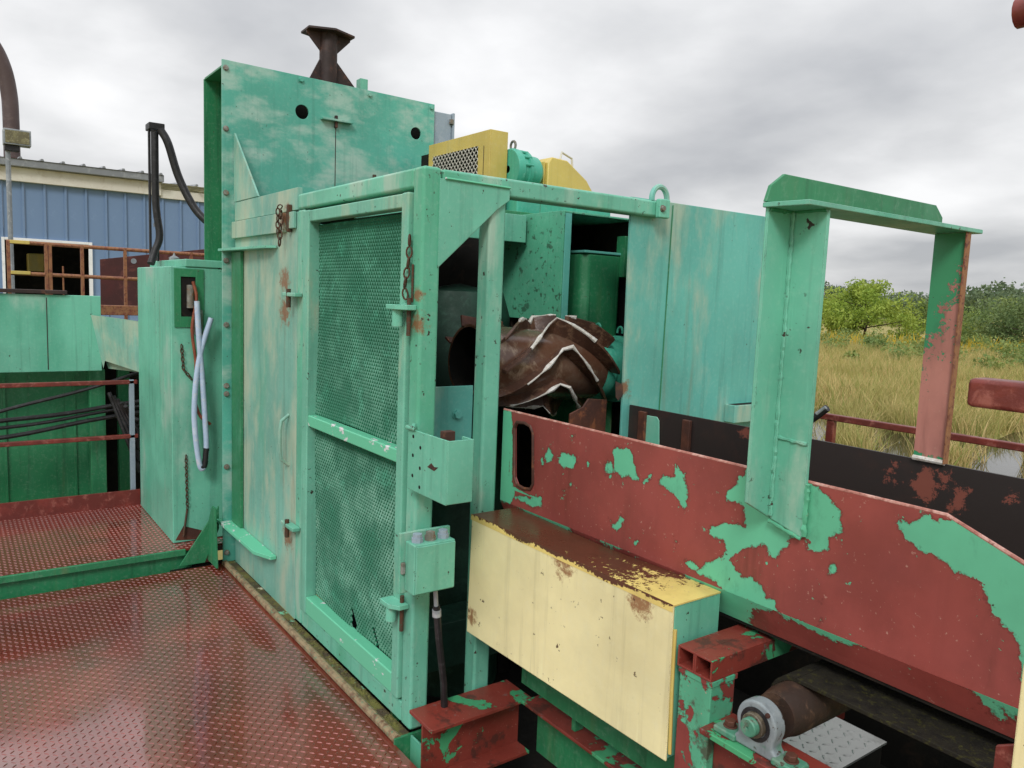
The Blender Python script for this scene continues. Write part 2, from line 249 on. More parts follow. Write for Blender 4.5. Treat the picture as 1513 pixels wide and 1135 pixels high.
def mkobj(name,me,mat,parent=None,bev=0.,smooth=True,kind=None):
    o=bpy.data.objects.new(name,me); COL.objects.link(o); me.materials.append(M[mat] if isinstance(mat,str) else mat)
    if smooth: me.shade_smooth(); me.set_sharp_from_angle(angle=math.radians(32))
    if bev>0:
        b=o.modifiers.new('bevel','BEVEL'); b.width=bev; b.segments=2; b.limit_method='ANGLE'; b.angle_limit=math.radians(40); b.harden_normals=True
    if parent is not None:
        o.parent=parent; o.matrix_parent_inverse=parent_world(parent).inverted()
    if kind: o['kind']=kind
    return o
def parent_world(p):
    m=Matrix.LocRotScale(p.location,p.rotation_euler,p.scale)
    if p.parent is not None: m=parent_world(p.parent)@p.matrix_parent_inverse@m
    return m
def tag(o,label,cat,group=None):
    o['label']=label; o['category']=cat
    if group: o['group']=group
    return o
def thing(name,label,cat,loc,group=None):
    o=bpy.data.objects.new(name,None); COL.objects.link(o); o.location=loc; o.empty_display_size=.1; return tag(o,label,cat,group)
def bx(name,mat,parent,x0,x1,y0,y1,z0,z1,bev=.003): return MB().box(x0,x1,y0,y1,z0,z1).build(name,mat,parent,bev)
def bolt(parent,p,ax,r=.014,h=.010,mat='steel',name='bolt'):
    p=Vector(p); ax=Vector(ax); m=MB(); m.cyl(p,p+ax*.003,r*1.25,14); m.tube([p+ax*.003,p+ax*(.003+h)],r,6); return m.build(name,mat,parent,.0015)
def structure(o): o['kind']='structure'; return o
def sdf(polys,pts):
    pts=np.asarray(pts,float); best=np.full(len(pts),-9.)
    for P in polys:
        P=np.asarray(P,float); A=P; B=np.roll(P,-1,0); d=np.full(len(pts),9.); ins=np.zeros(len(pts),bool)
        for a,b in zip(A,B):
            ab=b-a; t=np.clip(((pts-a)@ab)/max(ab@ab,1e-12),0,1); d=np.minimum(d,np.linalg.norm(pts-a-t[:,None]*ab,axis=1))
            c=((a[1]>pts[:,1])!=(b[1]>pts[:,1])); x=(b[0]-a[0])*(pts[:,1]-a[1])/(b[1]-a[1] if b[1]!=a[1] else 1e-9)+a[0]; ins^=c&(pts[:,0]<x)
        best=np.maximum(best,np.where(ins,d,-d))
    return best
def set_peel(me,vals):
    a=me.attributes.new('peel','FLOAT','POINT'); a.data.foreach_set('value',np.asarray(vals,np.float32))
def zp(off,s,pts): return [(off[0]+x*s,off[1]+y*s) for x,y in pts]
def tread(name,x0,x1,y0,y1,z,mat,parent,pitch=.0235,h=.0024,ln=.0112,wd=.0031):
    xs=np.arange(x0+pitch/2,x1-pitch*.3,pitch); ys=np.arange(y0+pitch/2,y1-pitch*.3,pitch); gx,gy=np.meshgrid(np.arange(len(xs)),np.arange(len(ys)),indexing='ij')
    cx=xs[gx.ravel()]; cy=ys[gy.ravel()]; sg=np.where((gx+gy).ravel()%2==0,1.,-1.); n=len(cx)
    dx=np.full(n,.7071); dy=sg*.7071; base=np.array([(-1,0,0),(-.55,-1,0),(.55,-1,0),(1,0,0),(.55,1,0),(-.55,1,0),(-.6,0,1),(.6,0,1)])
    V=np.zeros((n,8,3))
    for i,(a,b,c) in enumerate(base):
        V[:,i,0]=cx+dx*a*ln-dy*b*wd; V[:,i,1]=cy+dy*a*ln+dx*b*wd; V[:,i,2]=z+c*h-(0.0004 if c==0 else 0)
    fb=[(0,1,6),(1,2,7,6),(2,3,7),(3,4,7),(4,5,6,7),(5,0,6)]
    F=[tuple(i*8+k for k in f) for i in range(n) for f in fb]
    me=bpy.data.meshes.new(name); me.from_pydata(V.reshape(-1,3).tolist(),[],F); me.update(); o=mkobj(name,me,mat,parent,0,True,'stuff'); me.set_sharp_from_angle(angle=math.radians(80)); return o
# ================================================================== SETTING: ground, pond
t=NT('marsh_ground'); n=t.noise(.16,6,.6); c=t.mix(t.rng(n,.4,.6),lin(120,118,62),lin(92,104,46)); c=t.mix(t.rng(t.noise(.5,6,.65),.5,.7,0,.8),c,lin(150,130,84)); c=t.mix(.45,c,lin(190,172,116)); M['ground']=t.fin(c,.9,0,t.bump(t.noise(3,6,.7),.6,.08),.2)
g=MB().add([(-900,-700,-1.5),(700,-700,-1.5),(700,1300,-1.5),(-900,1300,-1.5)],[(0,1,2,3)]).build('ground','ground'); structure(g); g['label']='marshy grass field around the machine'
t=NT('pond_water'); t.b.inputs['IOR'].default_value=1.33; M['water']=t.fin(lin(46,44,34),.04,0,t.bump(t.noise(5,3,.5),.05,.02),.6)
def gpos(px,dist):
    d=ray(px,466); d=d/np.linalg.norm(d[:2]); return d[0]*dist,d[1]*dist
def shore(px): return 24.3+1.6*math.sin(px*.021)+1.1*math.sin(px*.057+1)+.5*math.sin(px*.13)
pts=[]
for k in range(70): px=900+k*14; x,y=gpos(px,shore(px)); pts.append((x,y,-1.494))
for k in range(69,-1,-1): px=900+k*14; x,y=gpos(px,12.5+.5*math.sin(px*.03)); pts.append((x,y,-1.494))
w=MB().add(pts,[(i,i+1,138-i,139-i) for i in range(69)]).build('pond','water'); structure(w)
# ================================================================== SETTING: decks
dk=MB().box(-4.49,1.2,-1.6,1.243,-.012,0).build('main_deck','deck',None,0); structure(dk); dk['label']='wet red steel tread plate deck'
tread('tread_pattern',-4.485,-.9,-.75,1.238,0,'deck',dk)
bx('deck_edge_beam','dark',dk,-4.49,-4.43,-1.6,1.243,-.20,-.013,.002)
pf=MB().box(-5.645,-4.555,-1.6,1.32,.088,.1).build('raised_platform','deck2',None,0); structure(pf); pf['label']='red tread plate platform one step above the deck'
tread('tread_pattern',-5.64,-4.56,-.7,1.3,.1,'deck2',pf)
bx('fascia_channel','dark',pf,-4.60,-4.562,-1.6,1.10,-.06,.086,.003); bx('fascia_top_flange','dark',pf,-4.555,-4.535,-1.6,1.06,.066,.101,.003); bx('fascia_ledge','dark',pf,-4.562,-4.50,-1.6,1.02,-.058,-.046,.002)
bx('kick_plate','redrail',pf,-5.660,-5.646,-1.6,1.03,.088,.205,.002)
bx('gap_filler_beam','void',pf,-4.60,-4.492,.98,1.40,-.25,-.015,0)
# dark base frame added to keep the space under enclosure and trough black
mb=thing('added_dark_base','added dark base frame keeping the space beneath the enclosure and trough black','frame',(-2,2.6,-1.5))
bx('base_plate','void',mb,-4.42,1.2,1.252,3.9,-.42,-.40,0); bx('shade_base_wall','void',mb,-4.42,1.2,3.3,3.32,-.40,.55,0); bx('cross_beam','backing',mb,-2.98,-2.80,1.40,3.2,-.05,.16,.004)
bx('cross_beam','redgreen',mb,-1.9,-1.75,1.3,3.2,-.22,-.10,.004); bx('cross_beam','dark',mb,-.85,-.70,1.45,3.2,-.1,.18,.004)
for lx in (-4.2,-2.2,.8):
    for ly in (1.4,3.7): bx('leg','void',mb,lx-.08,lx+.08,ly-.08,ly+.08,-1.5,-.42,.004)
dl=thing('deck_support','dark steel legs carrying the deck and platform','frame',(-3,0,-1.5))
for lx in (-5.4,-4.3,-1.8,.9):
    for ly in (-1.4,1.1): bx('leg','void',dl,lx-.07,lx+.07,ly-.07,ly+.07,-1.5,-.21,.004)
# ================================================================== bulkhead (tall plate)
bk=thing('bulkhead','tall green bolted steel plate with two round holes rising behind the doors','bulkhead',(-4.45,1.9,0))
XP=-4.45
def circ(y,z,r,n=24): return [(y+r*math.cos(2*math.pi*k/n),z+r*math.sin(2*math.pi*k/n)) for k in range(n)]
MB().holed([(1.243,0.02),(2.56,0.02),(2.56,2.80),(1.243,2.812)],[circ(1.69,2.610,.040),circ(2.43,2.602,.037)],0,XP-.012,XP).build('plate','plate',bk,.0015)
MB().box(-4.83,-4.463,1.335,1.345,0.02,2.78).box(-4.83,-4.818,1.245,1.335,.02,2.78).add([(-4.818,1.248,2.775),(-4.47,1.248,2.775),(-4.47,1.335,2.775),(-4.818,1.335,2.775),(-4.818,1.248,2.787),(-4.47,1.248,2.787),(-4.47,1.335,2.787),(-4.818,1.335,2.787)],[(3,2,1,0),(4,5,6,7),(0,1,5,4),(1,2,6,5),(2,3,7,6),(3,0,4,7)]).build('side_channel','dark',bk,.002)
bx('dark_backing','void',bk,-4.62,-4.60,1.36,2.55,.02,2.74,0)  # near-black sheet added behind the plate to darken the interior
MB().add([(XP+.001,1.892,2.60),(XP+.001,1.897,2.60),(XP+.001,1.897,2.03),(XP+.001,1.892,2.03)],[(0,1,2,3)]).build('seam_line','rustdark',bk)
bx('stop_bar','plate',bk,XP,XP+.035,1.80,1.99,2.585,2.597,.002); bx('stop_stem','rustdark',bk,XP,XP+.02,1.885,1.90,2.55,2.62,.002)
for z in (2.769,2.451,2.109,1.742,1.387,1.044,.998,.579,.075): bolt(bk,(XP,1.263,z),(1,0,0),.013,.009)
for y,z in ((1.682,2.785),(2.108,2.78),(2.535,2.777)): bolt(bk,(XP,y,z),(1,0,0),.013,.009,'plate')
MB().prism([(-4.438,2.062),(-4.03,2.062),(-4.43,2.43),(-4.438,2.43)],1,1.302,1.312).build('gusset','door',bk,.001)
MB().prism([(-4.448,.36),(-4.40,.36),(-4.36,.02),(-4.62,.02),(-4.62,.12)],1,1.18,1.192).build('foot_gusset','dark',bk,.002)
MB().prism([(1.02,.012),(1.24,.34),(1.24,.20),(1.16,.012)],0,-4.53,-4.518).build('foot_gusset','dark',bk,.002)
MB().cyl((XP+.02,2.14,2.20),(XP+.02,2.14,2.31),.012,10).box(XP,XP+.03,2.125,2.16,2.20,2.215).build('latch_pin','chain',bk)
jb=thing('junction_box','grey electrical box fixed to the edge of the tall green plate','box',(-4.5,2.63,2.52))
bx('body','greybox',jb,-4.62,-4.47,2.566,2.70,2.52,2.765,.004); bx('door','greybox',jb,-4.63,-4.455,2.701,2.716,2.512,2.772,.003)
for z in (2.70,2.56): bx('clasp','steel',jb,-4.468,-4.448,2.68,2.705,z,z+.03,.002)
sp=thing('stub_post','dark rusty stub post with flared top plates standing on the tall plate','post',(-4.55,1.89,2.81))
MB().tube([(-4.55,1.885,2.80),(-4.55,1.885,3.12)],.052,20).build('tube','rustdark',sp)
MB().box(-4.70,-4.47,1.77,2.0,2.80,2.812).build('base_plate','rustdark',sp,.002)
for y0,y1 in ((1.83,1.76),(1.94,2.07)): MB().prism([(y0,2.812),(y1,2.812),(y0,2.95)],0,-4.556,-4.544).build('rib','rustdark',sp)
MB().prism([(1.833,3.0),(1.75,3.085),(1.75,3.10),(1.833,3.12)],0,-4.556,-4.544).build('flare','rustdark',sp); MB().prism([(1.937,3.0),(2.02,3.085),(2.02,3.10),(1.937,3.12)],0,-4.556,-4.544).build('flare','rustdark',sp)
MB().holed([(-4.64,1.75),(-4.50,1.745),(-4.44,1.885),(-4.50,2.03),(-4.64,2.03),(-4.68,1.885)],[[(-4.55+.04*math.cos(a*.39),1.885+.04*math.sin(a*.39)) for a in range(16)]],2,3.10,3.112).build('top_plate','rustdark',sp,.001)
bx('lug','green',sp,-4.56,-4.50,2.07,2.12,2.812,2.88,.003)
# ================================================================== enclosure with the two doors
en=thing('door_enclosure','green square tube frame with a solid door and a mesh door','enclosure',(-3.4,1.34,.03))
bx('corner_post','post',en,-2.395,-2.322,1.30,1.375,.03,2.027,.013)
MB().box(-3.475,-2.397,1.302,1.373,1.957,2.026).build('header','post',en,.011)
bx('jamb','post',en,-3.475,-3.395,1.302,1.373,.03,1.955,.010); bx('bottom_rail','post',en,-3.393,-2.397,1.304,1.371,.03,.108,.008)
bx('side_beam','post',en,-2.393,-2.325,1.377,2.455,1.957,2.024,.011); bx('side_post','post',en,-2.400,-2.327,1.575,1.648,-.38,1.955,.012)
MB().prism([(1.362,1.99),(1.652,1.988),(1.652,1.945),(1.60,1.908),(1.362,1.69)],0,-2.3245,-2.316).build('gusset','green',en,.002)
MB().tube([(-2.312,1.38,1.992),(-2.312,1.65,1.989)],.004,6).build('weld_bead','railwhite',en)
MB().box(-2.322,-2.295,2.40,2.462,1.952,2.03).build('end_bracket','post',en,.006); bolt(en,(-2.295,2.415,1.99),(1,0,0),.012,.008)
m=MB(); ring=[(-2.34,2.44+.045*math.cos(a),2.035+.05*math.sin(a)) for a in np.linspace(-.2,math.pi+.2,16)]; m.tube(ring,.012,8); m.build('lifting_eye','teal',en)
bx('lower_panel','teal',en,-2.66,-2.648,1.40,1.74,.97,1.235,.002); bx('panel_hanger','dark',en,-2.68,-2.661,1.41,1.44,-.40,1.2,.002); bolt(en,(-2.648,1.665,1.12),(1,0,0),.018,.014,'teal')
bx('shade_roof','void',en,-4.43,-3.07,1.39,2.28,1.985,1.995,0); bx('shade_roof','void',en,-4.43,-3.32,2.28,3.3,1.985,1.995,0); bx('shade_inner_wall','void',en,-4.60,-4.59,1.36,3.3,-.3,2.0,0); bx('shade_back_wall','void',en,-4.43,-2.9,3.28,3.30,-.3,2.0,0); bx('shade_front_backing','void',en,-4.43,-3.50,1.38,1.39,.03,1.97,0)  # near-black roof, walls and backing added to keep the enclosure interior dark
bx('roof_edge','green',en,-3.065,-3.05,1.39,2.28,1.865,1.995,.003)
sdr=bx('solid_door','door',en,-4.43,-3.484,1.306,1.33,.021,1.95,.003)
bx('header_strip','door',en,-4.428,-3.482,1.304,1.328,1.958,2.058,.002); bx('drip_strip','door',en,-4.427,-3.62,1.286,1.304,1.862,1.952,.003)
bx('drip_strip_end','door',en,-3.56,-3.49,1.288,1.304,1.875,1.95,.003)
bx('edge_angle','dark',sdr,-4.432,-4.27,1.286,1.304,.262,1.79,.003)
MB().prism([(-4.50,1.232),(-3.80,1.262),(-3.74,1.30),(-4.50,1.304)],2,1.792,1.806).build('top_ledge','green',sdr,.002)
MB().prism([(-4.52,1.225),(-3.86,1.228),(-3.735,1.275),(-3.735,1.304),(-4.52,1.304)],2,.244,.262).build('bottom_ledge','railwhite',sdr,.002)
MB().tube([(-3.575,1.306,1.005),(-3.575,1.268,.975),(-3.575,1.262,.93),(-3.575,1.262,.83),(-3.575,1.268,.79),(-3.575,1.306,.76)],.008,10).build('handle','door',sdr)
for z in (1.565,.48):
    q=MB().box(-3.56,-3.40,1.262,1.30,z,z+.018).build('hinge_lug','green',en,.004); MB().cyl((-3.50,1.272,z-.05),(-3.50,1.272,z+.035),.011,10).build('hinge_pin','chain',q)
def sm(pts,k=6):
    P=[Vector(p) for p in pts]; P=[P[0]*2-P[1]]+P+[P[-1]*2-P[-2]]; o=[]
    for i in range(1,len(P)-2):
        for j in range(k):
            t=j/k; a,b,c,d=P[i-1:i+3]; o.append(.5*((2*b)+(c-a)*t+(2*a-5*b+4*c-d)*t*t+(3*b-a-3*c+d)*t**3))
    return o+[P[-2]]
def chain(parent,pts,s=.011):
    m=MB(); P=[Vector(p) for p in pts]; d=0; segs=[]
    for a,b in zip(P[:-1],P[1:]):
        n=max(1,int((b-a).length/(s*2.1)))
        for i in range(n): segs.append((a.lerp(b,(i+.5)/n),(b-a).normalized()))
    for i,(c,ax) in enumerate(segs):
        u=ax.orthogonal().normalized(); w=ax.cross(u); sd_=u if i%2 else w
        m.tube([c+ax*(s*1.5*math.cos(a))+sd_*(s*.75*math.sin(a)) for a in np.linspace(0,2*math.pi,11)],s*.26,5,False)
    return m.build('chain','chain',parent)
bx('latch_bar','chain',sdr,-3.566,-3.546,1.282,1.304,1.86,1.985,.004); chain(sdr,[(-3.60,1.27,1.955),(-3.605,1.265,1.80)],.014); chain(sdr,[(-3.565,1.262,1.98),(-3.60,1.255,1.965),(-3.62,1.262,1.85)],.012)
# screen door
sc_=bpy.data.objects.new('screen_door',None); COL.objects.link(sc_); sc_.parent=en; sc_.matrix_parent_inverse=Matrix.Translation(-Vector(en.location)); 
bx('stile','stile',sc_,-3.372,-3.305,1.288,1.345,.118,1.945,.007); bx('stile','stile',sc_,-2.452,-2.402,1.288,1.345,.118,1.945,.007)
bx('top_rail','stile',sc_,-3.303,-2.454,1.29,1.343,1.893,1.943,.006); bx('bottom_rail','railwhite',sc_,-3.303,-2.454,1.29,1.343,.12,.20,.006); bx('mid_rail','railwhite',sc_,-3.303,-2.454,1.292,1.341,.992,1.043,.006)
def expanded(x0,x1,z0,z1,y,tear):
    cw,ch=.0195,.027; V=[];Fc=[]; nx=int((x1-x0)/cw)+1; nz=int((z1-z0)/(ch/2))+1
    for i in range(nx+1):
        for j in range(nz):
            xa=x0+i*cw+(cw/2 if j%2 else 0); za=z0+j*ch/2
            for sg in (-1,1):
                xb=xa+sg*cw/2; zb=za+ch/2
                if min(xa,xb)<x0 or max(xa,xb)>x1 or zb>z1: continue
                mx_,mz_=(xa+xb)/2,(za+zb)/2
                if any(sdf([P],[(mx_,mz_)])[0]>0 for P in tear if abs(P[0][0]-mx_)<.15): continue
                k=len(V); w=.0025; bul=.006*math.sin(9*mx_)*math.sin(5*mz_)
                for (x,z) in ((xa,za),(xb,zb)):
                    V+=[(x-w,y+bul-.0030,z),(x+w,y+bul+.0030,z),(x+w,y+bul+.0042,z+.0012),(x-w,y+bul-.0018,z+.0012)]
                Fc+=[(k,k+1,k+5,k+4),(k+1,k+2,k+6,k+5),(k+2,k+3,k+7,k+6),(k+3,k,k+4,k+7)]
    return V,Fc
tearP=[[(p[0],p[2]) for p in (onY(1.338,*q) for q in ((523,893),(528,915),(533,975),(517,965),(521,930)))],[(p[0],p[2]) for p in (onY(1.338,*q) for q in ((546,905),(561,958),(558,960)))]]
for (a,b) in ((.20,.992),(1.043,1.893)):
    V,Fc=expanded(-3.303,-2.453,a+.002,b,1.336,tearP if a<.5 else []); me=bpy.data.meshes.new('expanded_mesh'); me.from_pydata(V,[],Fc); me.update(); mkobj('expanded_mesh',me,'meshp',sc_,0,False,'stuff')
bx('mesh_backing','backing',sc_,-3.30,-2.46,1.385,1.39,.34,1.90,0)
for z in (.495,1.555):
    q=MB().prism([(-2.45,1.235),(-2.38,1.235),(-2.345,1.262),(-2.345,1.30),(-2.45,1.287)],2,z-.012,z+.006).build('hinge_lug','green',en,.003); MB().cyl((-2.41,1.262,z-.07),(-2.41,1.262,z-.012),.020,12).build('hinge_barrel','green',q); MB().cyl((-2.372,1.285,z-.10),(-2.372,1.285,z+.03),.008,10).build('hinge_pin','chain',q)
chain(en,[(-2.385,1.288,1.80),(-2.383,1.286,1.72),(-2.40,1.28,1.62),(-2.395,1.285,1.575)],.013); MB().box(-2.376,-2.366,1.292,1.2985,1.57,1.70).build('rusty_strip','chain',en,.003)
# sill
sl=thing('door_sill','mossy steel sill with rusty rounded lip along the foot of the doors','sill',(-3.4,1.28,0))
MB().tube([(-4.46,1.254,.014),(-2.325,1.254,.014)],.017,10).build('round_lip','sill',sl); bx('gutter','moss',sl,-4.46,-2.325,1.262,1.306,-.02,.020,0); bx('end_plate','dark',sl,-2.330,-2.318,1.24,1.36,-.16,.022,.002)
m=MB()
for i in range(260):
    x=random.uniform(-3.5,-2.4); y=random.uniform(1.268,1.30); r=random.uniform(.003,.010); m.lathe((x,y,.019),(0,0,1),[(0,r),(r*.4,r*.8),(r*.7,.0005)],6)
m.build('moss_tufts','moss',sl,0,True,'stuff')
# ================================================================== bracket, gland box, conduit
br=thing('angle_bracket','bent green sheet bracket with punched holes bolted to the corner post','bracket',(-2.19,1.3,.93))
MB().box(-2.322,-2.064,1.266,1.274,.932,1.142).build('front_plate','green',br,.002); MB().box(-2.064,-2.056,1.266,1.362,.936,1.142).build('side_plate','green',br,.002); MB().box(-2.12,-2.066,1.354,1.362,.94,1.142).build('return_lip','green',br,.002)
for x,z in ((-2.285,1.12),(-2.235,1.09),(-2.285,1.055),(-2.235,1.02),(-2.285,.985),(-2.235,.955)): MB().cyl((x,1.2655,z),(x,1.268,z),.0065,12).build('hole','void',br)
MB().prism([(-2.185,1.035),(-2.16,1.052),(-2.14,1.043),(-2.115,1.047),(-2.14,1.03)],1,1.2648,1.267).build('tear','rustdark',br); MB().box(-2.15,-2.12,1.29,1.33,1.08,1.16).build('stub','rust',br,.002)
MB().tube([(-2.325,1.262,1.146),(-2.27,1.258,1.15),(-2.325,1.29,1.15)],.008,8).build('weld','green',br)
gb=thing('gland_box','small green terminal box with three cable glands beside the mesh door','box',(-2.21,1.3,.6))
bx('body','green',gb,-2.244,-2.178,1.222,1.380,.602,.775,.005); bx('back_plate','post',gb,-2.262,-2.246,1.205,1.40,.59,.80,.003); bx('standoff','green',gb,-2.322,-2.264,1.31,1.36,.62,.78,.003); bx('door_lip','green',gb,-2.178,-2.170,1.226,1.376,.608,.770,.003)
for y,mt in ((1.25,'greybox'),(1.30,'steel'),(1.35,'greybox')): MB().tube([(-2.212,y,.775),(-2.212,y,.79)],.020,8).tube([(-2.212,y,.79),(-2.212,y,.803)],.016,10).build('cable_gland',mt,gb)
bx('clasp','steel',gb,-2.25,-2.235,1.208,1.222,.66,.70,.003)
cdt=thing('flexible_conduit','grey flexible conduit hanging below the small terminal box','conduit',(-2.25,1.42,.1))
MB().tube([(-2.22,1.33,.60),(-2.225,1.34,.52)],.008,8).build('lead','galv',cdt); MB().tube([(-2.225,1.34,.53),(-2.235,1.36,.40),(-2.26,1.40,.22),(-2.28,1.43,-.05)],.013,10).build('sleeve','blackrub',cdt); MB().tube([(-2.226,1.342,.515),(-2.227,1.344,.49)],.016,10).build('ferrule','galv',cdt)
# ================================================================== conveyor trough
tr=thing('conveyor_trough','long red steel conveyor trough with green paint showing through peeled patches','conveyor',(-1.2,2.0,.72))
YT=1.68
B7=((880,530),400/1465); B3=((580,600),360/1485); B5=((900,830),400/1489); C2=((1160,700),353/1484)
polys=[]
def P7(*p): polys.append(zp(B7[0],B7[1],p))
def P3(*p): polys.append(zp(B3[0],B3[1],p))
def P5(*p): polys.append(zp(B5[0],B5[1],p))
def PC(*p): polys.append(zp(C2[0],C2[1],p))
P3((600,0),(725,30),(735,120),(718,300),(712,420),(735,470),(745,540),(720,600),(600,600)); P3((935,265),(965,255),(980,300),(970,335),(940,345),(932,300)); P3((1005,310),(1045,280),(1085,305),(1110,295),(1125,345),(1085,385),(1040,380),(1015,350)); P3((905,320),(915,310),(925,350),(912,360)); P3((1185,335),(1200,350),(1190,380)); P3((1310,345),(1340,340),(1350,380),(1325,430),(1310,390)); P3((740,545),(800,545),(850,560),(905,550),(912,620),(860,620),(800,590),(750,570)); P3((1315,675),(1345,720),(1380,690),(1395,655),(1410,690),(1370,770),(1335,740)); P3((1090,170),(1110,172),(1108,188),(1092,186)); P3((1030,510),(1055,512),(1045,530)); P3((1075,480),(1090,465),(1092,490),(1080,505))
P7((92,465),(110,480),(190,490),(205,530),(200,560),(240,665),(200,655),(165,635),(135,640),(105,600),(92,520)); P7((40,565),(70,560),(75,590),(55,630)); P7((345,665),(365,620),(395,640),(425,650),(428,575),(440,560),(455,600),(485,620),(500,750),(490,830),(450,770),(400,710),(350,690)); P7((255,670),(290,640),(300,610),(310,625),(285,660),(265,685))
P7((840,590),(805,600),(805,640),(770,640),(760,680),(700,730),(705,770),(770,775),(805,800),(815,910),(770,905),(690,885),(610,920),(605,935),(640,965),(700,990),(710,1030),(690,1080),(640,1110),(600,1150),(740,1150),(720,1085),(760,1050),(810,1030),(870,1015),(920,1010),(945,1090),(1000,1050),(1055,990),(1060,960),(1160,985),(1140,1020),(1190,1050),(1255,1035),(1265,960),(1330,945),(1325,830),(1290,790),(1215,705),(1150,655))
P7((195,985),(240,980),(215,1020)); P7((420,962),(435,960),(435,985)); P7((425,1010),(450,1020),(430,1030))
P5((480,60),(550,0),(600,-20),(670,0),(740,90),(780,80),(840,130),(870,200),(905,215),(945,290),(935,315),(860,255),(760,210),(680,190),(630,160),(590,110)); P5((410,-10),(450,-5),(510,40),(515,65),(440,30)); P5((1000,315),(1040,320),(1100,360),(1200,400),(1190,415),(1090,385),(1020,345)); P5((1215,20),(1245,15),(1250,60),(1210,85)); P5((1145,215),(1180,210),(1160,240)); P5((1160,320),(1170,322),(1165,352),(1155,350)); P5((1240,430),(1310,445),(1370,480),(1300,470))
PC((700,300),(720,290),(780,305),(860,265),(880,250),(960,290),(1045,285),(1300,430),(1800,720),(1800,1500),(1500,1330),(1460,1280),(1480,1150),(1460,1080),(1440,1040),(1380,960),(1330,950),(1325,900),(1280,870),(1280,820),(1230,740),(1235,690),(1200,665),(1060,600),(1000,555),(890,490),(810,460),(730,390),(735,365),(700,340)); PC((600,1180),(700,1200),(900,1290),(880,1300),(700,1230))
wpolys=[[(q[0],q[2]) for q in (onY(YT,x,y) for x,y in P)] for P in polys]
# near side plate: grid with a slot cut
slot=[(q[0],q[2]) for q in (onY(YT,*p) for p in ((760,632),(764,624),(775,625),(784,630),(788,640),(788,715),(784,723),(774,722),(764,716),(760,705)))]
sx0,sx1=min(p[0] for p in slot)-.02,max(p[0] for p in slot)+.02; sz0,sz1=min(p[1] for p in slot)-.02,max(p[1] for p in slot)+.02
xs=sorted(set(list(np.arange(-2.345,.9,.011))+[sx0,sx1])); zs=sorted(set(list(np.linspace(.835,1.18,33))+[sz0,sz1]))
def ztop(x): return 1.18 if x<-.74 else max(.86,1.18-(x+.74)*.40)
V=[];Fc=[]; nz=len(zs)
for x in xs:
    k=(ztop(x)-.835)/(1.18-.835)
    V+=[(x,YT,.835+(z-.835)*k) for z in zs]
for i in range(len(xs)-1):
    for j in range(nz-1):
        if xs[i]>=sx0-1e-6 and xs[i+1]<=sx1+1e-6 and zs[j]>=sz0-1e-6 and zs[j+1]<=sz1+1e-6: continue
        Fc.append((i*nz+j,(i+1)*nz+j,(i+1)*nz+j+1,i*nz+j+1))
k=len(V); loops=[[(sx0,sz0),(sx1,sz0),(sx1,sz1),(sx0,sz1)],slot]; flat=[p for lp in loops for p in lp]; V+=[(p[0],YT,p[1]) for p in flat]; Fc+=[tuple(i+k for i in t_) for t_ in tessellate_polygon([[Vector((p[0],p[1],0)) for p in lp] for lp in loops])]
me=bpy.data.meshes.new('near_side_plate'); me.from_pydata(V,[],Fc); me.update(); set_peel(me,sdf(wpolys,[(v[0],v[2]) for v in V])); o=mkobj('near_side_plate',me,'trough',tr,0,False); s_=o.modifiers.new('solid','SOLIDIFY'); s_.thickness=.010; s_.offset=1 if True else -1
o.modifiers['solid'].offset=-1
m=MB(); m.tube([(-2.345,YT+.005,1.181),(-.74,YT+.005,1.1815),(.1,YT+.005,ztop(.1)+.0015),(.85,YT+.005,ztop(.85)+.0015)],.0050,8); m.build('top_edge','pinkedge',tr)
m=MB(); n=len(slot); m.tube([(p[0],YT-.001,p[1]) for p in slot]+[(slot[0][0],YT-.001,slot[0][1])],.006,8); m.build('slot_rim','rust',tr)
# lower bent flange with its own peel
xs2=np.arange(-2.345,.9,.012); V=[];Fc=[]
for x in xs2: V+=[(x,YT+.012*0+d,z) for d,z in ((0,.8345),(.014,.806),(.028,.778),(.040,.752))]
for i in range(len(xs2)-1):
    for j in range(3): Fc.append((i*4+j,i*4+j+1,(i+1)*4+j+1,(i+1)*4+j))
me=bpy.data.meshes.new('lower_flange'); me.from_pydata(V,[],Fc); me.update()
ph=RNG.uniform(0,6,6); set_peel(me,[.012*math.sin(7*v[0]+ph[0])+.012*math.sin(17*v[0]+ph[1])+.004-.9*(v[1]-YT)*(1+.8*math.sin(11*v[0])) for v in V]); o=mkobj('lower_flange',me,'trough',tr,0,False); s_=o.modifiers.new('solid','SOLIDIFY'); s_.thickness=.008; s_.offset=-1
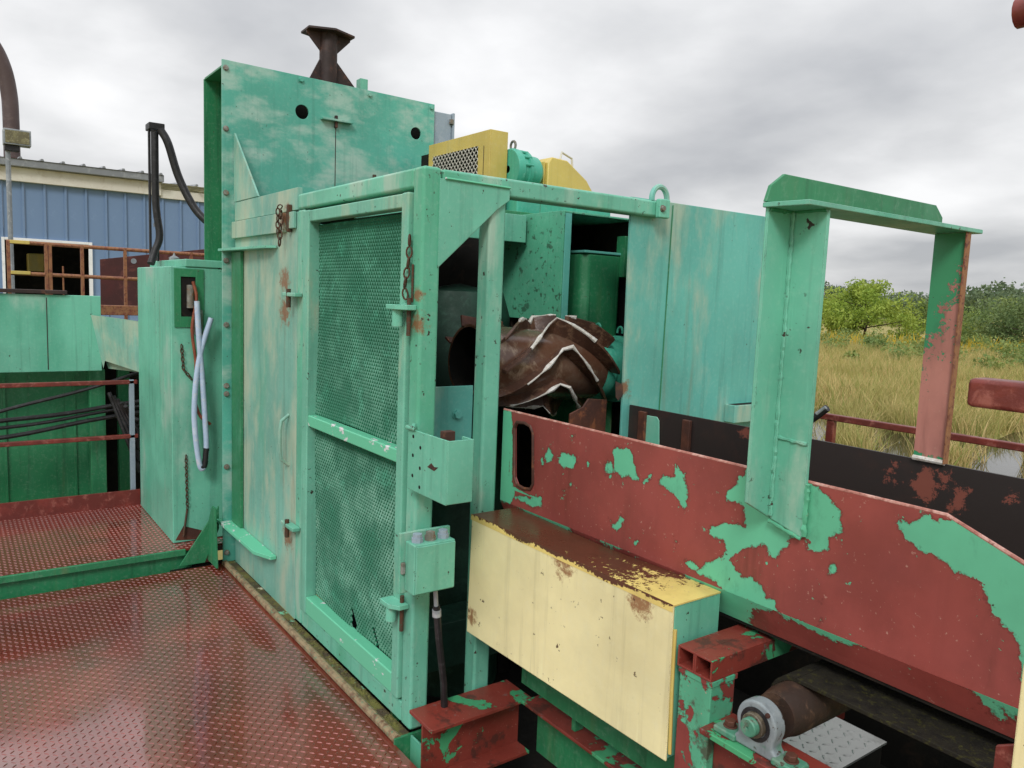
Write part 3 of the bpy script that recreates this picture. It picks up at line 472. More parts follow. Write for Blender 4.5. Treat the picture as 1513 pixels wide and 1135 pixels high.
# far side plate (black inside)
YF=2.345; xs3=np.arange(-2.352,.9,.02); zs3=np.linspace(.78,1.165,20); V=[(x,YF,.78+(z-.78)*((ztop(x)-.795)/(1.165-.78))) for x in xs3 for z in zs3]; nz=20
Fc=[(i*nz+j,(i+1)*nz+j,(i+1)*nz+j+1,i*nz+j+1) for i in range(len(xs3)-1) for j in range(nz-1)]
me=bpy.data.meshes.new('far_side_plate'); me.from_pydata(V,[],Fc); me.update()
fp=[[(1316,682),(1330,684),(1326,712),(1318,722),(1310,705)],[(1349,690),(1383,697),(1380,735),(1372,750),(1365,738),(1348,735)],[(1389,698),(1402,700),(1400,715),(1390,722)],[(1412,716),(1436,722),(1422,752),(1405,765),(1402,745)],[(1087,632),(1115,637),(1115,652),(1095,648)],[(1468,725),(1520,735),(1520,748),(1480,740)]]
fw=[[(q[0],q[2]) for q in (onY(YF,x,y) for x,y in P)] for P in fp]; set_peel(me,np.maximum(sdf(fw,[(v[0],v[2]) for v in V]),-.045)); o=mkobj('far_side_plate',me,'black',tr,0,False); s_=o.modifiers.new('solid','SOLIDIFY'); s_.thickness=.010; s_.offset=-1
q=[(p[0],p[2]) for p in (onY(YF-.002,*a) for a in ((948,612),(972,616),(975,622),(975,660),(945,654),(945,618)))]; MB().prism(q,1,YF-.008,YF-.002).build('slot_plate','green',tr,.004)
for x in (-2.26,-2.02): bx('stiffener','rust',tr,x-.02,x+.02,YF-.02,YF-.004,.80,1.15,.003)
bx('trough_floor','void',tr,-2.34,.88,1.725,2.33,.742,.750,0); bx('belt','belt',tr,-1.03,1.0,1.645,2.28,.695,.706,.002)
m=MB(); arc=[(-1.03+.072*math.cos(a),.634+.072*math.sin(a)) for a in np.linspace(math.pi/2,math.pi*1.15,14)]
pl=[(x,z) for x,z in arc]+[(-1.03+.061*math.cos(a),.634+.061*math.sin(a)) for a in np.linspace(math.pi*1.15,math.pi/2,14)]; m.prism(pl,1,1.646,2.28); m.build('belt_wrap','belt',tr)
MB().lathe((-1.03,1.53,.634),(0,1,0),[(0,.001),(0,.022),(.04,.022),(.04,.052),(.08,.060),(.75,.060),(.80,.028)],32).build('pulley','pulley',tr)
# ================================================================== arch across the trough
ar=thing('trough_arch','green angle iron arch straddling the trough','frame',(-1.1,2.0,1.1))
wx0,wx1=-1.155,-1.062
web=[(wx0+.0004,1.072),(wx1,1.045),(wx1,1.842),(wx0+.0004,1.842)]; o=MB().prism(web,1,YT-.014,YT-.0115+.010).build('near_post_web','post',ar,.002)
MB().prism([(1.572,1.842),(1.572,1.122),(1.676,1.068),(1.676,1.842)],0,wx0-.010,wx0).build('near_post_flange','post',ar,.002)
MB().prism([(1.560,1.846),(1.575,1.885),(1.625,1.917),(2.36,1.917),(2.405,1.885),(2.405,1.846)],0,wx0-.010,wx0).build('head_plate','dark',ar,.002)
MB().prism([(wx0-.010,1.560),(wx1+.012,1.575),(wx1+.02,2.412),(wx0-.010,2.412)],2,1.833,1.845).build('head_flange','green',ar,.002)
V=[];Fc=[]; zs4=np.linspace(1.166,1.832,40); xs4=np.linspace(-1.142,-1.052,8)
for x in xs4: V+=[(x,YF-.004,z) for z in zs4]
Fc=[(i*40+j,(i+1)*40+j,(i+1)*40+j+1,i*40+j+1) for i in range(7) for j in range(39)]
me=bpy.data.meshes.new('far_post'); me.from_pydata(V,[],Fc); me.update(); set_peel(me,[(v[2]-1.56)*.22-(v[0]+1.10)*.75*(1.0 if v[2]>1.5 else .5) + (.09 if v[2]<1.195 else 0) for v in V]); o=mkobj('far_post','x' and me,'pinkpost',ar,0,False); s_=o.modifiers.new('solid','SOLIDIFY'); s_.thickness=.012; s_.offset=-1
bx('far_post_flange','rustrail',ar,-1.0515,-1.048,YF-.016,YF+.012,1.166,1.832,.001); MB().tube([(-1.142,YF-.006,1.17),(-1.05,YF-.006,1.17)],.008,8).build('weld_bead','whiteedge',ar)
def weld(parent,a,b,r=.006,mat='post'):
    a,b=Vector(a),Vector(b); n=max(4,int((b-a).length/.009)); MB().tube([a.lerp(b,i/n)+Vector((random.uniform(-1,1),random.uniform(-1,1),random.uniform(-1,1)))*.0012 for i in range(n+1)],[r*random.uniform(.7,1.25) for i in range(n+1)],7).build('weld_bead',mat,parent)
weld(ar,(wx0+.003,1.664,1.08),(wx0+.003,1.664,1.83),.006); weld(ar,(wx0+.002,1.575,1.832),(wx0+.002,1.66,1.832),.007,'dark'); weld(ar,(wx0+.005,1.664,1.833),(wx1,1.664,1.833),.007,'dark'); weld(ar,(wx1+.002,1.672,1.05),(wx1+.002,1.672,1.18),.007,'greenred'); weld(ar,(wx0,1.664,1.066),(wx1,1.664,1.043),.005,'greenred'); weld(ar,(wx0+.003,1.60,1.847),(wx0+.003,2.40,1.847),.005,'dark'); weld(ar,(wx0+.005,1.6655,1.28),(wx1-.002,1.6655,1.275),.005)
# ================================================================== yellow guard box
yb=thing('yellow_guard_box','pale yellow sheet metal guard box with a rusted top below the red trough','guard',(-1.78,1.6,.38))
YY=1.497
MB().prism([(-2.268,.384),(-1.295,.398),(-1.302,.822),(-2.258,.822)],1,YY,YY+.006).build('front_panel','yellow',yb,.002)
xs5=np.linspace(-2.258,-1.300,90); ys5=np.linspace(YY,1.683,20); V=[(x,y,.8225+.004*math.sin(8*x)) for x in xs5 for y in ys5]; Fc=[(i*20+j,(i+1)*20+j,(i+1)*20+j+1,i*20+j+1) for i in range(89) for j in range(19)]
me=bpy.data.meshes.new('top_panel'); me.from_pydata(V,[],Fc); me.update()
set_peel(me,[.066-.100*min(1.1,max(0,(v[0]+1.90)/.55)) -.012*math.sin(9*v[0])+ (.02 if v[1]>1.65 else 0) for v in V]); o=mkobj('top_panel',me,'yellowtop',yb,0,False); s_=o.modifiers.new('s','SOLIDIFY'); s_.thickness=.004; s_.offset=-1
xs6=np.linspace(-2.262,-1.302,60); V=[]; 
for x in xs6: V+=[(x,YY-.0008,.826),(x,YY-.0012,.818),(x,YY-.001,.805)]
me=bpy.data.meshes.new('top_lip'); me.from_pydata(V,[],[(i*3+j,(i+1)*3+j,(i+1)*3+j+1,i*3+j+1) for i in range(59) for j in range(2)]); me.update(); set_peel(me,[.050-(.826-v[2])*4.2+.03*math.sin(23*v[0])*math.sin(7*v[0]) - max(0,v[0]+1.50)*.16-max(0,-1.95-v[0])*.16 for v in V]); mkobj('top_lip',me,'yellowtop',yb,0,False)
bx('end_panel','green',yb,-1.3065,-1.3005,YY+.007,1.683,.40,.8205,.002); bx('end_panel','yellow',yb,-2.264,-2.258,YY+.007,1.683,.386,.8205,.002); bx('bottom_panel','void',yb,-2.258,-1.31,YY+.008,1.68,.40,.406,0)
MB().tube([(-1.296,1.503,.76),(-1.294,1.503,.6),(-1.29,1.506,.42)],.005,6).build('yellow_wire','ochre',yb)
# ================================================================== supports below
hb=thing('h_beam','short red H beam with green peeling paint beside the corner post foot','beam',(-2.23,1.5,-.08))
MB().box(-2.312,-2.150,1.292,1.72,.108,.121).build('top_flange','redgreen',hb,.002); MB().box(-2.236,-2.226,1.300,1.72,-.09,.108).build('web','redgreen',hb,.001); MB().box(-2.312,-2.150,1.31,1.72,-.103,-.09).build('bottom_flange','redgreen',hb,.002); bx('stiffener','green',hb,-2.318,-2.24,1.302,1.31,-.10,.02,.002)
lr=thing('stringer','long red channel stringer running under the yellow guard box','beam',(-1.5,1.7,.05))
MB().box(-2.148,.9,1.672,1.765,.110,.123).build('top_flange','redgreen',lr,.003); MB().box(-2.148,.9,1.75,1.763,-.10,.109).build('web','dark',lr,.002); bx('hanger','dark',lr,-1.9,-1.88,1.70,1.74,.124,.40,.002); bx('skirt','dark',lr,-2.14,-1.31,1.66,1.668,.20,.40,.001)
tt=thing('twin_tube_bracket','pair of open square tubes on a worn green post beside the yellow box','bracket',(-1.22,1.55,.4))
for x0 in (-1.280,-1.2245):
    m=MB(); x1=x0+.055; w=.005; m.box(x0,x1,1.50,2.2,.722,.727); m.box(x0,x1,1.50,2.2,.672,.677); m.box(x0,x0+w,1.50,2.2,.677,.722); m.box(x1-w,x1,1.50,2.2,.677,.722); m.build('square_tube','redgreen',tt,.001)
bx('post','greenred',tt,-1.275,-1.172,1.506,1.60,.30,.671,.004); bx('cap_plate','greenred',tt,-1.278,-1.169,1.5035,1.606,.655,.6705,.002)
bx('bearing_shelf','redgreen',tt,-1.171,-.88,1.47,1.60,.549,.5635,.002); bx('shelf_web','redgreen',tt,-1.171,-.90,1.53,1.542,.25,.548,.002); bx('lower_post','greenred',tt,-1.29,-1.16,1.49,1.62,-.40,.299,.004)
pb=thing('pillow_block','grey pillow block bearing with a green shaft end on the red shelf','bearing',(-1.03,1.5,.52))
bc=(-1.03,.634)
hp=[(-1.090,.564),(-1.090,.580),(-1.078,.592)]+[(bc[0]+.055*math.cos(a),bc[1]+.055*math.sin(a)) for a in np.linspace(math.radians(205),math.radians(-25),20)]+[(-.982,.592),(-.970,.580),(-.970,.564)]
MB().prism(hp,1,1.494,1.535).build('housing','cast',pb,.007)
MB().lathe((bc[0],1.4935,bc[1]),(0,-1,0),[(0,.040),(.002,.040),(.002,.031),(-.004,.030)],28).build('seal','blackrub',pb); MB().lathe((bc[0],1.492,bc[1]),(0,-1,0),[(-.01,.030),(.010,.029),(.012,.027),(.012,.022)],28).build('collar','greasy',pb); MB().lathe((bc[0],1.49,bc[1]),(0,-1,0),[(-.02,.0215),(.024,.0215),(.027,.019),(.027,.004),(.022,.003),(.022,.0005)],28).build('shaft','dullteal',pb)
MB().lathe((-.998,1.4935,.671),(0,-1,0),[(0,.006),(.004,.006),(.005,.001)],10).build('grease_nipple','rust',pb)
MB().box(-.980,-.915,1.487,1.545,.564,.581).build('foot','dullteal',pb,.005); MB().box(-1.145,-1.080,1.487,1.545,.564,.581).build('foot','dullteal',pb,.005); bolt(pb,(-.945,1.516,.581),(0,0,1),.014,.013,'rust'); bolt(pb,(-1.115,1.516,.581),(0,0,1),.014,.013,'rust')
ap=bx('tread_walkway','alu',None,-1.385,-1.19,1.95,2.45,.192,.2,.001); tag(ap,'bare metal tread plate walkway glimpsed below the belt','walkway'); tread('tread_pattern',-1.38,-1.195,1.955,2.445,.2,'alu',ap,.036,.003,.015,.004)
bx('walkway_beam','void',ap,-1.36,-1.2,1.96,2.44,-.40,.19,0)
# ================================================================== big green chute plate, hood, drum, inner parts
ch=thing('discharge_chute','large faded teal steel chute plate behind the trough','chute',(-2.36,3.0,.7))
MB().prism([(2.318,.74),(3.70,.74),(3.70,2.032),(2.298,2.032)],0,-2.372,-2.36).build('face_plate','teal',ch,.002); MB().box(-2.60,-2.373,3.66,3.70,.74,2.03).build('end_return','teal',ch,.002); bx('top_cap','teal',ch,-2.60,-2.373,2.30,3.66,2.01,2.03,.002); bx('edge_flange','teal',ch,-2.385,-2.374,2.325,2.337,1.0,2.0,.002)
MB().tube([(-2.3585,2.545,2.02),(-2.3585,2.54,1.6),(-2.3585,2.535,1.1)],.003,6).build('weld_seam','dark',ch)
bx('channel_bracket','teal',ch,-2.36,-2.30,2.985,3.30,1.052,1.135,.003); bx('channel_recess','void',ch,-2.352,-2.308,3.0,3.29,1.1352,1.1362,0)
MB().prism([(2.262+.0,1.268),(2.30,1.255),(2.31,1.21),(2.285,1.185),(2.268,1.20)],0,-2.3598,-2.3588).build('rust_hole','rustdark',ch)
hd=thing('hood','flaking green sheet hood above the rusty drum with an open dark side','hood',(-3.0,2.5,1.55))
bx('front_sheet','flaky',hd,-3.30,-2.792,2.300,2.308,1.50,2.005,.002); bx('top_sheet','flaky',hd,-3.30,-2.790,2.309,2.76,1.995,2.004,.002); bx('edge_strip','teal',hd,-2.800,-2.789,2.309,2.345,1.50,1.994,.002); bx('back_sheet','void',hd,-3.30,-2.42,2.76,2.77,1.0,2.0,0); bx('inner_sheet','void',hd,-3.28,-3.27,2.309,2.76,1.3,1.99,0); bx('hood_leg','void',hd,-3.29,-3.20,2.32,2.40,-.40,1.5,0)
tk=thing('inner_tank','dark teal rounded housing inside the open side of the hood','tank',(-2.9,2.6,1.4)); MB().prism([(-3.05,2.47),(-2.86,2.47),(-2.83,2.50),(-2.83,2.70),(-2.86,2.73),(-3.05,2.73)],2,-.40,1.825).build('body','dark',tk,.012); bx('cap','teal',tk,-3.04,-2.826,2.465,2.735,1.8255,1.838,.003); bx('bracket','dark',tk,-2.86,-2.80,2.70,2.78,1.72,1.92,.003)
vt=thing('vertical_tank','dark green round tank in the shadow behind the corner post','tank',(-3.3,2.0,0)); MB().lathe((-3.35,2.10,-.40),(0,0,1),[(0,.001),(0,.26),(1.9,.26),(2.02,.22),(2.06,.001)],32).build('shell','backing',vt)
dr=thing('auger_drum','rusty hollow drum with V shaped ribs and white worn rib edges','drum',(-2.8,2.2,1.1))
D0=Vector((-2.8,1.803,1.326)); D1=Vector((-2.8,2.60,1.273)); AX=(D1-D0).normalized(); DL=(D1-D0).length; DR=.155
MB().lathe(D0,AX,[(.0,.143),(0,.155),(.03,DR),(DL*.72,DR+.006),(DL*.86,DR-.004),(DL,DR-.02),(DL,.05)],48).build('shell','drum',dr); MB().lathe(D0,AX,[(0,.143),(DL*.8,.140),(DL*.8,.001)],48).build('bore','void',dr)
MB().lathe(D0,AX,[(DL*.86,.150),(DL*.90,.158),(DL*.93,.158),(DL*.94,.146),(DL+.06,.146),(DL+.07,.165),(DL+.10,.165),(DL+.10,.05)],40).build('end_flange','motor',dr)
u0=Vector((1,0,0)); u0=(u0-AX*u0.dot(AX)).normalized(); w0=AX.cross(u0)   # u0 toward +X (viewer right), w0: up or down
if w0.z<0: w0=-w0
def dpt(s,th,r): return D0+AX*s+(u0*math.cos(th)+w0*math.sin(th))*r
for k in range(8):
    th0=math.radians(118-45*k); V=[];Fc=[];n=22; tip=[]
    for i in range(n):
        u=i/(n-1); s=DL*(.10+.78*u); a=abs(u-.5)*2; side=u>.5
        th=th0-(1.30 if side else 1.45)*a; hgt=(.078 if side else .044)*(1-.35*max(0,a-.75)*4*.6); e_=.006
        tdir=.0; 
        for (dth,rr) in ((-e_/DR,DR-.01),(e_/DR,DR-.01),(e_/DR,DR+hgt),(-e_/DR,DR+hgt)): V.append(dpt(s,th+dth,rr))
        tip.append(dpt(s,th,DR+hgt))
    Fc=[(i*4+j,i*4+(j+1)%4,(i+1)*4+(j+1)%4,(i+1)*4+j) for i in range(n-1) for j in range(4)]+[(0,1,2,3),((n-1)*4+3,(n-1)*4+2,(n-1)*4+1,(n-1)*4)]
    rb=MB().add(V,Fc).build('rib','rib',dr,.001); MB().tube(tip[4:17],[random.choice((.003,.005,.008,.011)) for i in range(13)],7).build('worn_edge','whiteedge',rb)
for th in (1.9,2.7,1.2): MB().add([dpt(-.01,th-.03,.15),dpt(-.01,th+.03,.15),dpt(-.01,th+.03,.20),dpt(-.01,th-.03,.20),dpt(.12,th-.03,.15),dpt(.12,th+.03,.15),dpt(.12,th+.03,.19),dpt(.12,th-.03,.19)],[(0,1,2,3),(4,7,6,5),(0,4,5,1),(1,5,6,2),(2,6,7,3),(3,7,4,0)]).build('paddle','rust',dr,.002)
for s_,zz in ((DL*.92,.17),(DL+.085,.165)): m=MB(); c=D0+AX*s_+w0*(zz+.02); m.tube([c+u0*(.018*math.cos(a))+w0*(.024*math.sin(a)) for a in np.linspace(-.3,math.pi+.3,12)],.006,7); m.build('lifting_eye','motor',dr)
MB().cyl(D1,D1+AX*.6,.05,16).build('shaft','rust',dr)
ck=MB().prism([(2.10,.75),(2.305,.75),(2.305,1.175),(2.20,1.185),(2.17,1.15),(2.10,1.125)],0,-2.46,-2.45).build('chute_cheek','rust',None,.002); tag(ck,'brown rusty cheek plate below the drum beside the chute','plate')
# ================================================================== drive on top
mg=thing('mesh_guard','yellow drive guard with diamond mesh window on top of the machine','guard',(-3.8,2.42,2.1))
GX,GY=-3.5,2.355
MB().holed([(-4.15,2.03),(GX,2.03),(GX,2.478),(-4.15,2.478)],[[(-4.10,2.06),(-3.615,2.06),(-3.615,2.405),(-4.10,2.405)]],1,GY,GY+.006).build('front_frame','ochre',mg,.002)
MB().box(GX-.006,GX,GY+.006,GY+.115,2.03,2.478).box(-4.15,GX-.006,GY+.006,GY+.115,2.472,2.478).build('side_panel','ochre',mg,.002); MB().add([(-3.56,GY-.0012,2.10),(-3.555,GY-.0012,2.10),(-3.555,GY-.0012,2.40),(-3.56,GY-.0012,2.40)],[(0,1,2,3)]).build('seam_line','rustdark',mg)
m=MB(); st=.036
for sg in (1,-1):
    for k in range(-14,30):
        x0=-4.10; p=[]; 
        for tt_ in np.linspace(0,.345,2): p.append((x0+k*st+sg*(tt_) + (0 if sg>0 else .0),GY-.002 if sg>0 else GY+.003,2.06+tt_))
        (xa,ya,za),(xb,yb_,zb)=p
        lo,hi=-4.10,-3.615
        def cl(x,z,x2,z2): return None
        d=(xb-xa)
        t0,t1=0.,1.
        for bound,sgn in ((lo,1),(hi,-1)):
            fa=(xa-bound)*sgn; fb=(xb-bound)*sgn
            if fa<0 and fb<0: t0=2
            elif fa<0: t0=max(t0,fa/(fa-fb))
            elif fb<0: t1=min(t1,fa/(fa-fb))
        if t0<t1: m.tube([(xa+d*t0,ya,za+(zb-za)*t0),(xa+d*t1,ya,za+(zb-za)*t1)],.0028,5)
m.build('diamond_mesh','cream',mg,0,True,'stuff'); bx('dark_back','void',mg,-4.4,-3.52,GY+.09,GY+.10,2.04,2.46,0)  # dark sheet added behind the wires so the mesh openings look shaded
bx('drive_base','dark',mg,-4.3,-3.2,2.25,3.35,2.005,2.03,.003)
mo=thing('drive_motor','teal drive motor with lifting eye beside the yellow mesh guard','motor',(-3.45,2.62,2.03))
MC=Vector((-3.50,2.475,2.285)); MB().lathe(MC,(0,1,0),[(0,.02),(0,.105),(.012,.112),(.04,.112),(.05,.100),(.075,.098),(.08,.108),(.10,.108),(.105,.090),(.17,.086),(.19,.07),(.20,.001)],36).build('body','motor',mo)
for a in np.linspace(.2,2.9,7): c=MC+Vector((math.cos(a)*.104,.06,math.sin(a)*.104)); MB().cyl(c-Vector((0,.03,0)),c+Vector((0,.035,0)),.008,8).build('tie_bolt','motor',mo)
MB().tube([MC+Vector((.022*math.cos(a),.03,.128+.024*math.sin(a))) for a in np.linspace(0,2*math.pi,16)],.007,8,False).build('lifting_eye','steel',mo); bx('foot','motor',mo,-3.58,-3.42,2.49,2.65,2.03,2.19,.01); bx('gearbox','motor',mo,-3.30,-3.0,2.55,2.78,2.03,2.10,.006)
bg_=thing('belt_guard','yellow sloping belt guard with a lift handle beyond the teal motor','guard',(-3.4,2.9,2.03))
gp=[(2.70,2.03),(2.705,2.345),(2.73,2.378),(2.84,2.372),(2.99,2.28),(3.10,2.15),(3.14,2.03)]
MB().prism(gp,0,-3.62,-3.44).build('shell','ochre',bg_,.008); MB().tube([(-3.50,2.83,2.372),(-3.50,2.845,2.425),(-3.50,2.92,2.40),(-3.50,2.93,2.318)],.007,8).build('handle','cream',bg_); bx('front_flange','ochre',bg_,-3.6,-3.46,2.688,2.699,2.05,2.35,.002)
# ================================================================== right edge rails and far handrail
gr=thing('guard_rail','red rounded tube rail with flaked green top at the trough end','rail',(-.2,1.3,1.48))
MB().box(-.553,.9,1.278,1.328,1.459,1.504).build('rail','redrail',gr,.008); MB().box(-.47,.9,1.29,1.319,1.5035,1.5055).build('flaked_strip','greenred',gr,.001); MB().tube([(-.545,1.30,2.047),(.9,1.30,2.06)],.022,14).build('rail','redrail',gr); MB().tube([(.55,1.30,0),(.55,1.30,2.06)],.024,14).build('post','redrail',gr)
yp=thing('yellow_post','yellow sheet guard edge with a red angle beside the trough end','guard',(-.38,1.25,.6)); MB().box(-.424,-.30,1.25,1.256,-.4,1.10).build('sheet','yellow',yp,.001); 
m=MB().prism([(-.452,-.4),(-.40,-.4),(-.40,.985),(-.452,.955)],1,1.262,1.27).build('red_angle','redrail',yp,.002)
hr=thing('far_handrail','thin red handrail beyond the trough in front of the pond','handrail',(-1.5,4.0,0))
MB().box(-2.52,1.6,3.98,4.02,.985,1.02).build('top_rail','redrail',hr,.006)
for x in (-2.42,-.6,1.2): bx('post','redrail',hr,x-.022,x+.022,3.985,4.02,-1.5,.984,.003)
lp=[onY(1.80,*q) for q in ((1190,628),(1203,618),(1222,603))]
hl=tag(MB().tube(lp,[.006,.009,.010],10).build('lever_handle','blackrub'),'small black lever handle poking out behind the arch post','handle'); MB().tube([lp[1]+(lp[2]-lp[1])*.3+np.array((0,-.006,.004)),lp[2]+np.array((0,-.006,.002))],.005,8).build('silver_sleeve','galv',hl); MB().tube([lp[0],onY(1.80,1185,660),onY(1.80,1182,720)],.007,8).build('lever_arm','blackrub',hl)
# ================================================================== left cabinet and hoses
cb=thing('control_cabinet','tall narrow green control cabinet standing on the red platform','cabinet',(-5.13,1.15,.1))
bx('body','green',cb,-5.60,-4.672,1.022,1.36,.102,1.70,.006); bx('top_cap','green',cb,-5.61,-4.665,1.10,1.37,1.701,1.745,.006); MB().prism([(1.035,.12),(1.185,.105),(1.18,.16),(1.08,.20)],0,-4.6715,-4.670).build('rust_patch','rust',cb)
MB().holed([(1.04,1.36),(1.20,1.36),(1.20,1.69),(1.04,1.69)],[[(1.075,1.42),(1.155,1.42),(1.155,1.645),(1.075,1.645)]],0,-4.671,-4.664).build('opening_frame','dark',cb,.001); MB().add([(-4.6705,1.07,1.415),(-4.6705,1.16,1.415),(-4.6705,1.16,1.65),(-4.6705,1.07,1.65)],[(0,1,2,3)]).build('opening','void',cb)
chain(cb,[(-4.662,1.075,1.26),(-4.662,1.085,1.12),(-4.662,1.13,1.06)],.011); chain(cb,[(-4.662,1.095,.62),(-4.662,1.10,.30)],.010); m=MB().cyl((-4.665,1.10,.30),(-4.655,1.075,.14),.006,8).build('drop_pin','chain',cb)
MB().lathe((-5.2,1.16,1.745),(0,0,1),[(0,.03),(.02,.03),(.03,.01),(.05,.001)],14).build('top_knob','galv',cb)
MB().cyl((-4.66,1.125,1.47),(-4.66,1.125,1.60),.020,12).cyl((-4.655,1.165,1.32),(-4.655,1.165,1.46),.026,12).build('hose_fitting','steel',cb)
hpts=[onX(-4.60,*q) for q in ((291,445),(294,500),(299,560),(303,620),(305,662),(302,688),(296,690),(290,655),(287,610),(290,560),(298,515),(312,470))]
wh=tag(MB().tube(sm(hpts),.0155,12).build('white_hose','whitehose'),'dirty pale blue white hose looped down between the cabinet and the tall plate','hose'); MB().tube(sm(hpts[4:7]),.0165,12).build('shaded_bend','blackrub',wh)  # dark sleeve colours in the shaded underside of the loop
tag(MB().tube(sm([(-4.64,1.135,1.62),(-4.63,1.15,1.52),(-4.63,1.125,1.35),(-4.63,1.145,1.15),(-4.63,1.135,.98),(-4.62,1.16,.86),(-4.62,1.22,.80)]),.009,8).build('brown_cable','copper'),'thin brown cable hanging from the cabinet opening','cable')
hp_=thing('hose_mast','slotted black steel mast holding a black hose above the cabinet','mast',(-5.3,1.1,1.745))
MB().box(-5.32,-5.295,1.040,1.052,1.74,2.55).box(-5.32,-5.295,1.085,1.095,1.74,2.52).build('strut','blackrub',hp_,.002); MB().box(-5.36,-5.25,1.035,1.125,2.535,2.575).build('top_arm','blackrub',hp_,.004)
for k in range(11): MB().box(-5.2945,-5.294,1.062,1.076,1.95+k*.05,1.975+k*.05).build('slot','galv',hp_)
tag(MB().tube(sm([(-5.26,1.10,2.54),(-5.24,1.14,2.46),(-5.22,1.20,2.25),(-5.15,1.29,2.05),(-5.05,1.40,1.95),(-4.9,1.55,1.9)]),.024,12).build('black_hose','blackrub'),'thick black hose drooping from the slotted mast to the tall plate','hose'); tag(MB().tube(sm([(-5.27,1.07,2.52),(-5.27,1.072,2.1),(-5.26,1.09,1.9),(-5.25,1.06,1.80),(-5.22,1.03,1.72)]),.022,12).build('black_hose','blackrub'),'black hose running straight down the slotted mast onto the cabinet','hose')
# ================================================================== left machine, rails, cables
lm=thing('hopper_machine','green plate hopper body beyond the red platform','hopper',(-6.3,0,0))
bx('upper_plate','green',lm,-6.02,-6.0,-1.6,.862,.985,1.50,.004); bx('lower_wall','dark',lm,-6.30,-6.28,-1.6,.86,-.6,.99,.003); bx('corner_channel','dark',lm,-6.22,-6.14,.80,.90,-.6,.98,.006); bx('panel_seam','rustdark',lm,-5.9995,-5.998,.538,.543,1.0,1.48,0)
for y in (.30,-.05,.72): bx('panel_rib','dark',lm,-6.279,-6.268,y-.008,y+.008,-.3,.93,.002)
MB().add([(-6.0,.80,1.37),(-5.55,1.06,1.34),(-5.55,1.06,1.0),(-5.93,.87,1.06),(-6.0,.87,1.0),(-6.06,.82,1.37),(-5.60,1.09,1.34),(-5.60,1.09,1.0),(-6.0,.90,1.0)],[(0,1,2,3,4),(5,8,7,6)]).build('side_plate','door',lm); bx('top_ledge','rustdark',lm,-6.06,-5.98,-.2,.66,1.505,1.53,.003); bx('dark_inside','void',lm,-6.9,-6.5,-1.6,2.2,-.6,1.25,0); bx('rear_post','dark',lm,-6.45,-6.38,1.02,1.10,-.6,1.25,.004); bx('rust_sheet','maroon',lm,-6.6,-6.1,.55,1.6,1.20,1.215,.002); bx('rust_beam','rustrail',lm,-6.35,-6.27,.85,1.7,1.36,1.43,.003)
for k,(z0,dz,lab) in enumerate(((.70,.05,'topmost black cable sagging across the hopper wall'),(.672,.03,'upper middle black cable sagging across the hopper wall'),(.642,.045,'lower middle black cable sagging across the hopper wall'),(.605,.07,'lowest black cable sagging across the hopper wall'))):
    tag(MB().tube([(-5.95,-1.5+2.6*u,z0+(.30 if k==0 else .10)*max(0,(u-.55))*2-(dz*math.sin(math.pi*u))+.006*math.sin(u*20+k)) for u in np.linspace(0,1,24)],.012+.003*(k%2),8).build('black_cable','blackrub'),lab,'cable')
ch_=thing('cable_bundle','bundle of black cables drooping behind the green cabinet','cables',(-5.75,.98,.2))
for k in range(5): MB().tube([(-5.85+.03*k,.88+.02*k,.85-.02*k),(-5.80,.93+.02*k,.68),(-5.78,1.0+.015*k,.45+.05*k),(-5.75,1.05,.30+.08*k)],.014,8).build('cable','blackrub',ch_)
rl=thing('platform_rail','two thin red rails along the back of the raised platform','railing',(-5.7,0,.1))
for z in (.935,.565): MB().box(-5.72,-5.69,-1.6,1.03,z-.014,z+.014).build('rail','redrail',rl,.005)
for y in (-1.2,): bx('post','redrail',rl,-5.725,-5.685,y-.02,y+.02,.1,.95,.003)
bx('post','greybox',rl,-5.725,-5.69,.98,1.01,.1,.95,.003)
rr=thing('rusty_railing','rusty railing with flaking yellow paint behind the green hopper','railing',(-6.6,.8,1.3)); XR=-6.6
for z in (1.855,1.635): MB().tube([(XR,.36,z),(XR,1.75,z-.012)],.014,8).build('rail','rustrail',rr)
for y in (.37,.60,.625,.83,1.12,1.6): MB().box(XR-.014,XR+.014,y-.011,y+.011,1.30,1.86).build('post','rustrail',rr,.002)
for z in (1.855,1.64): MB().box(XR-.02,XR+.02,.38,.50,z-.012,z+.012).build('clamp','ochre',rr,.003)
MB().tube([(XR,.705,1.3),(XR,.705,1.70)],.006,6).build('rod','rustrail',rr)
mp=tag(MB().prism([(1.15,1.30),(1.15,1.80),(1.56,1.87),(2.05,1.95),(2.4,1.95),(2.4,1.30)],0,-8.01,-8.0).build('maroon_sheet','maroon',None,.002),'dark maroon steel sheet standing behind the rusty railing','sheet'); MB().cyl((-7.999,1.43,1.80),(-7.996,1.43,1.80),.025,14).build('hole','galv',mp); bx('sheet_leg','maroon',mp,-8.2,-8.02,2.0,2.1,-1.5,1.4,0)
# ================================================================== blue building, pipe, lamp
bd=thing('blue_building','blue ribbed metal building with a grey roof and a dark doorway','building',(-18,3,-1.5)); XB=-16.
op=(.84,2.17,2.27)
pm=MB().prism([(0,-.0),(.27,0),(.28,.03),(.31,.03),(.318,0),(.318,-.01),(0,-.01)],2,-1.5,3.35)
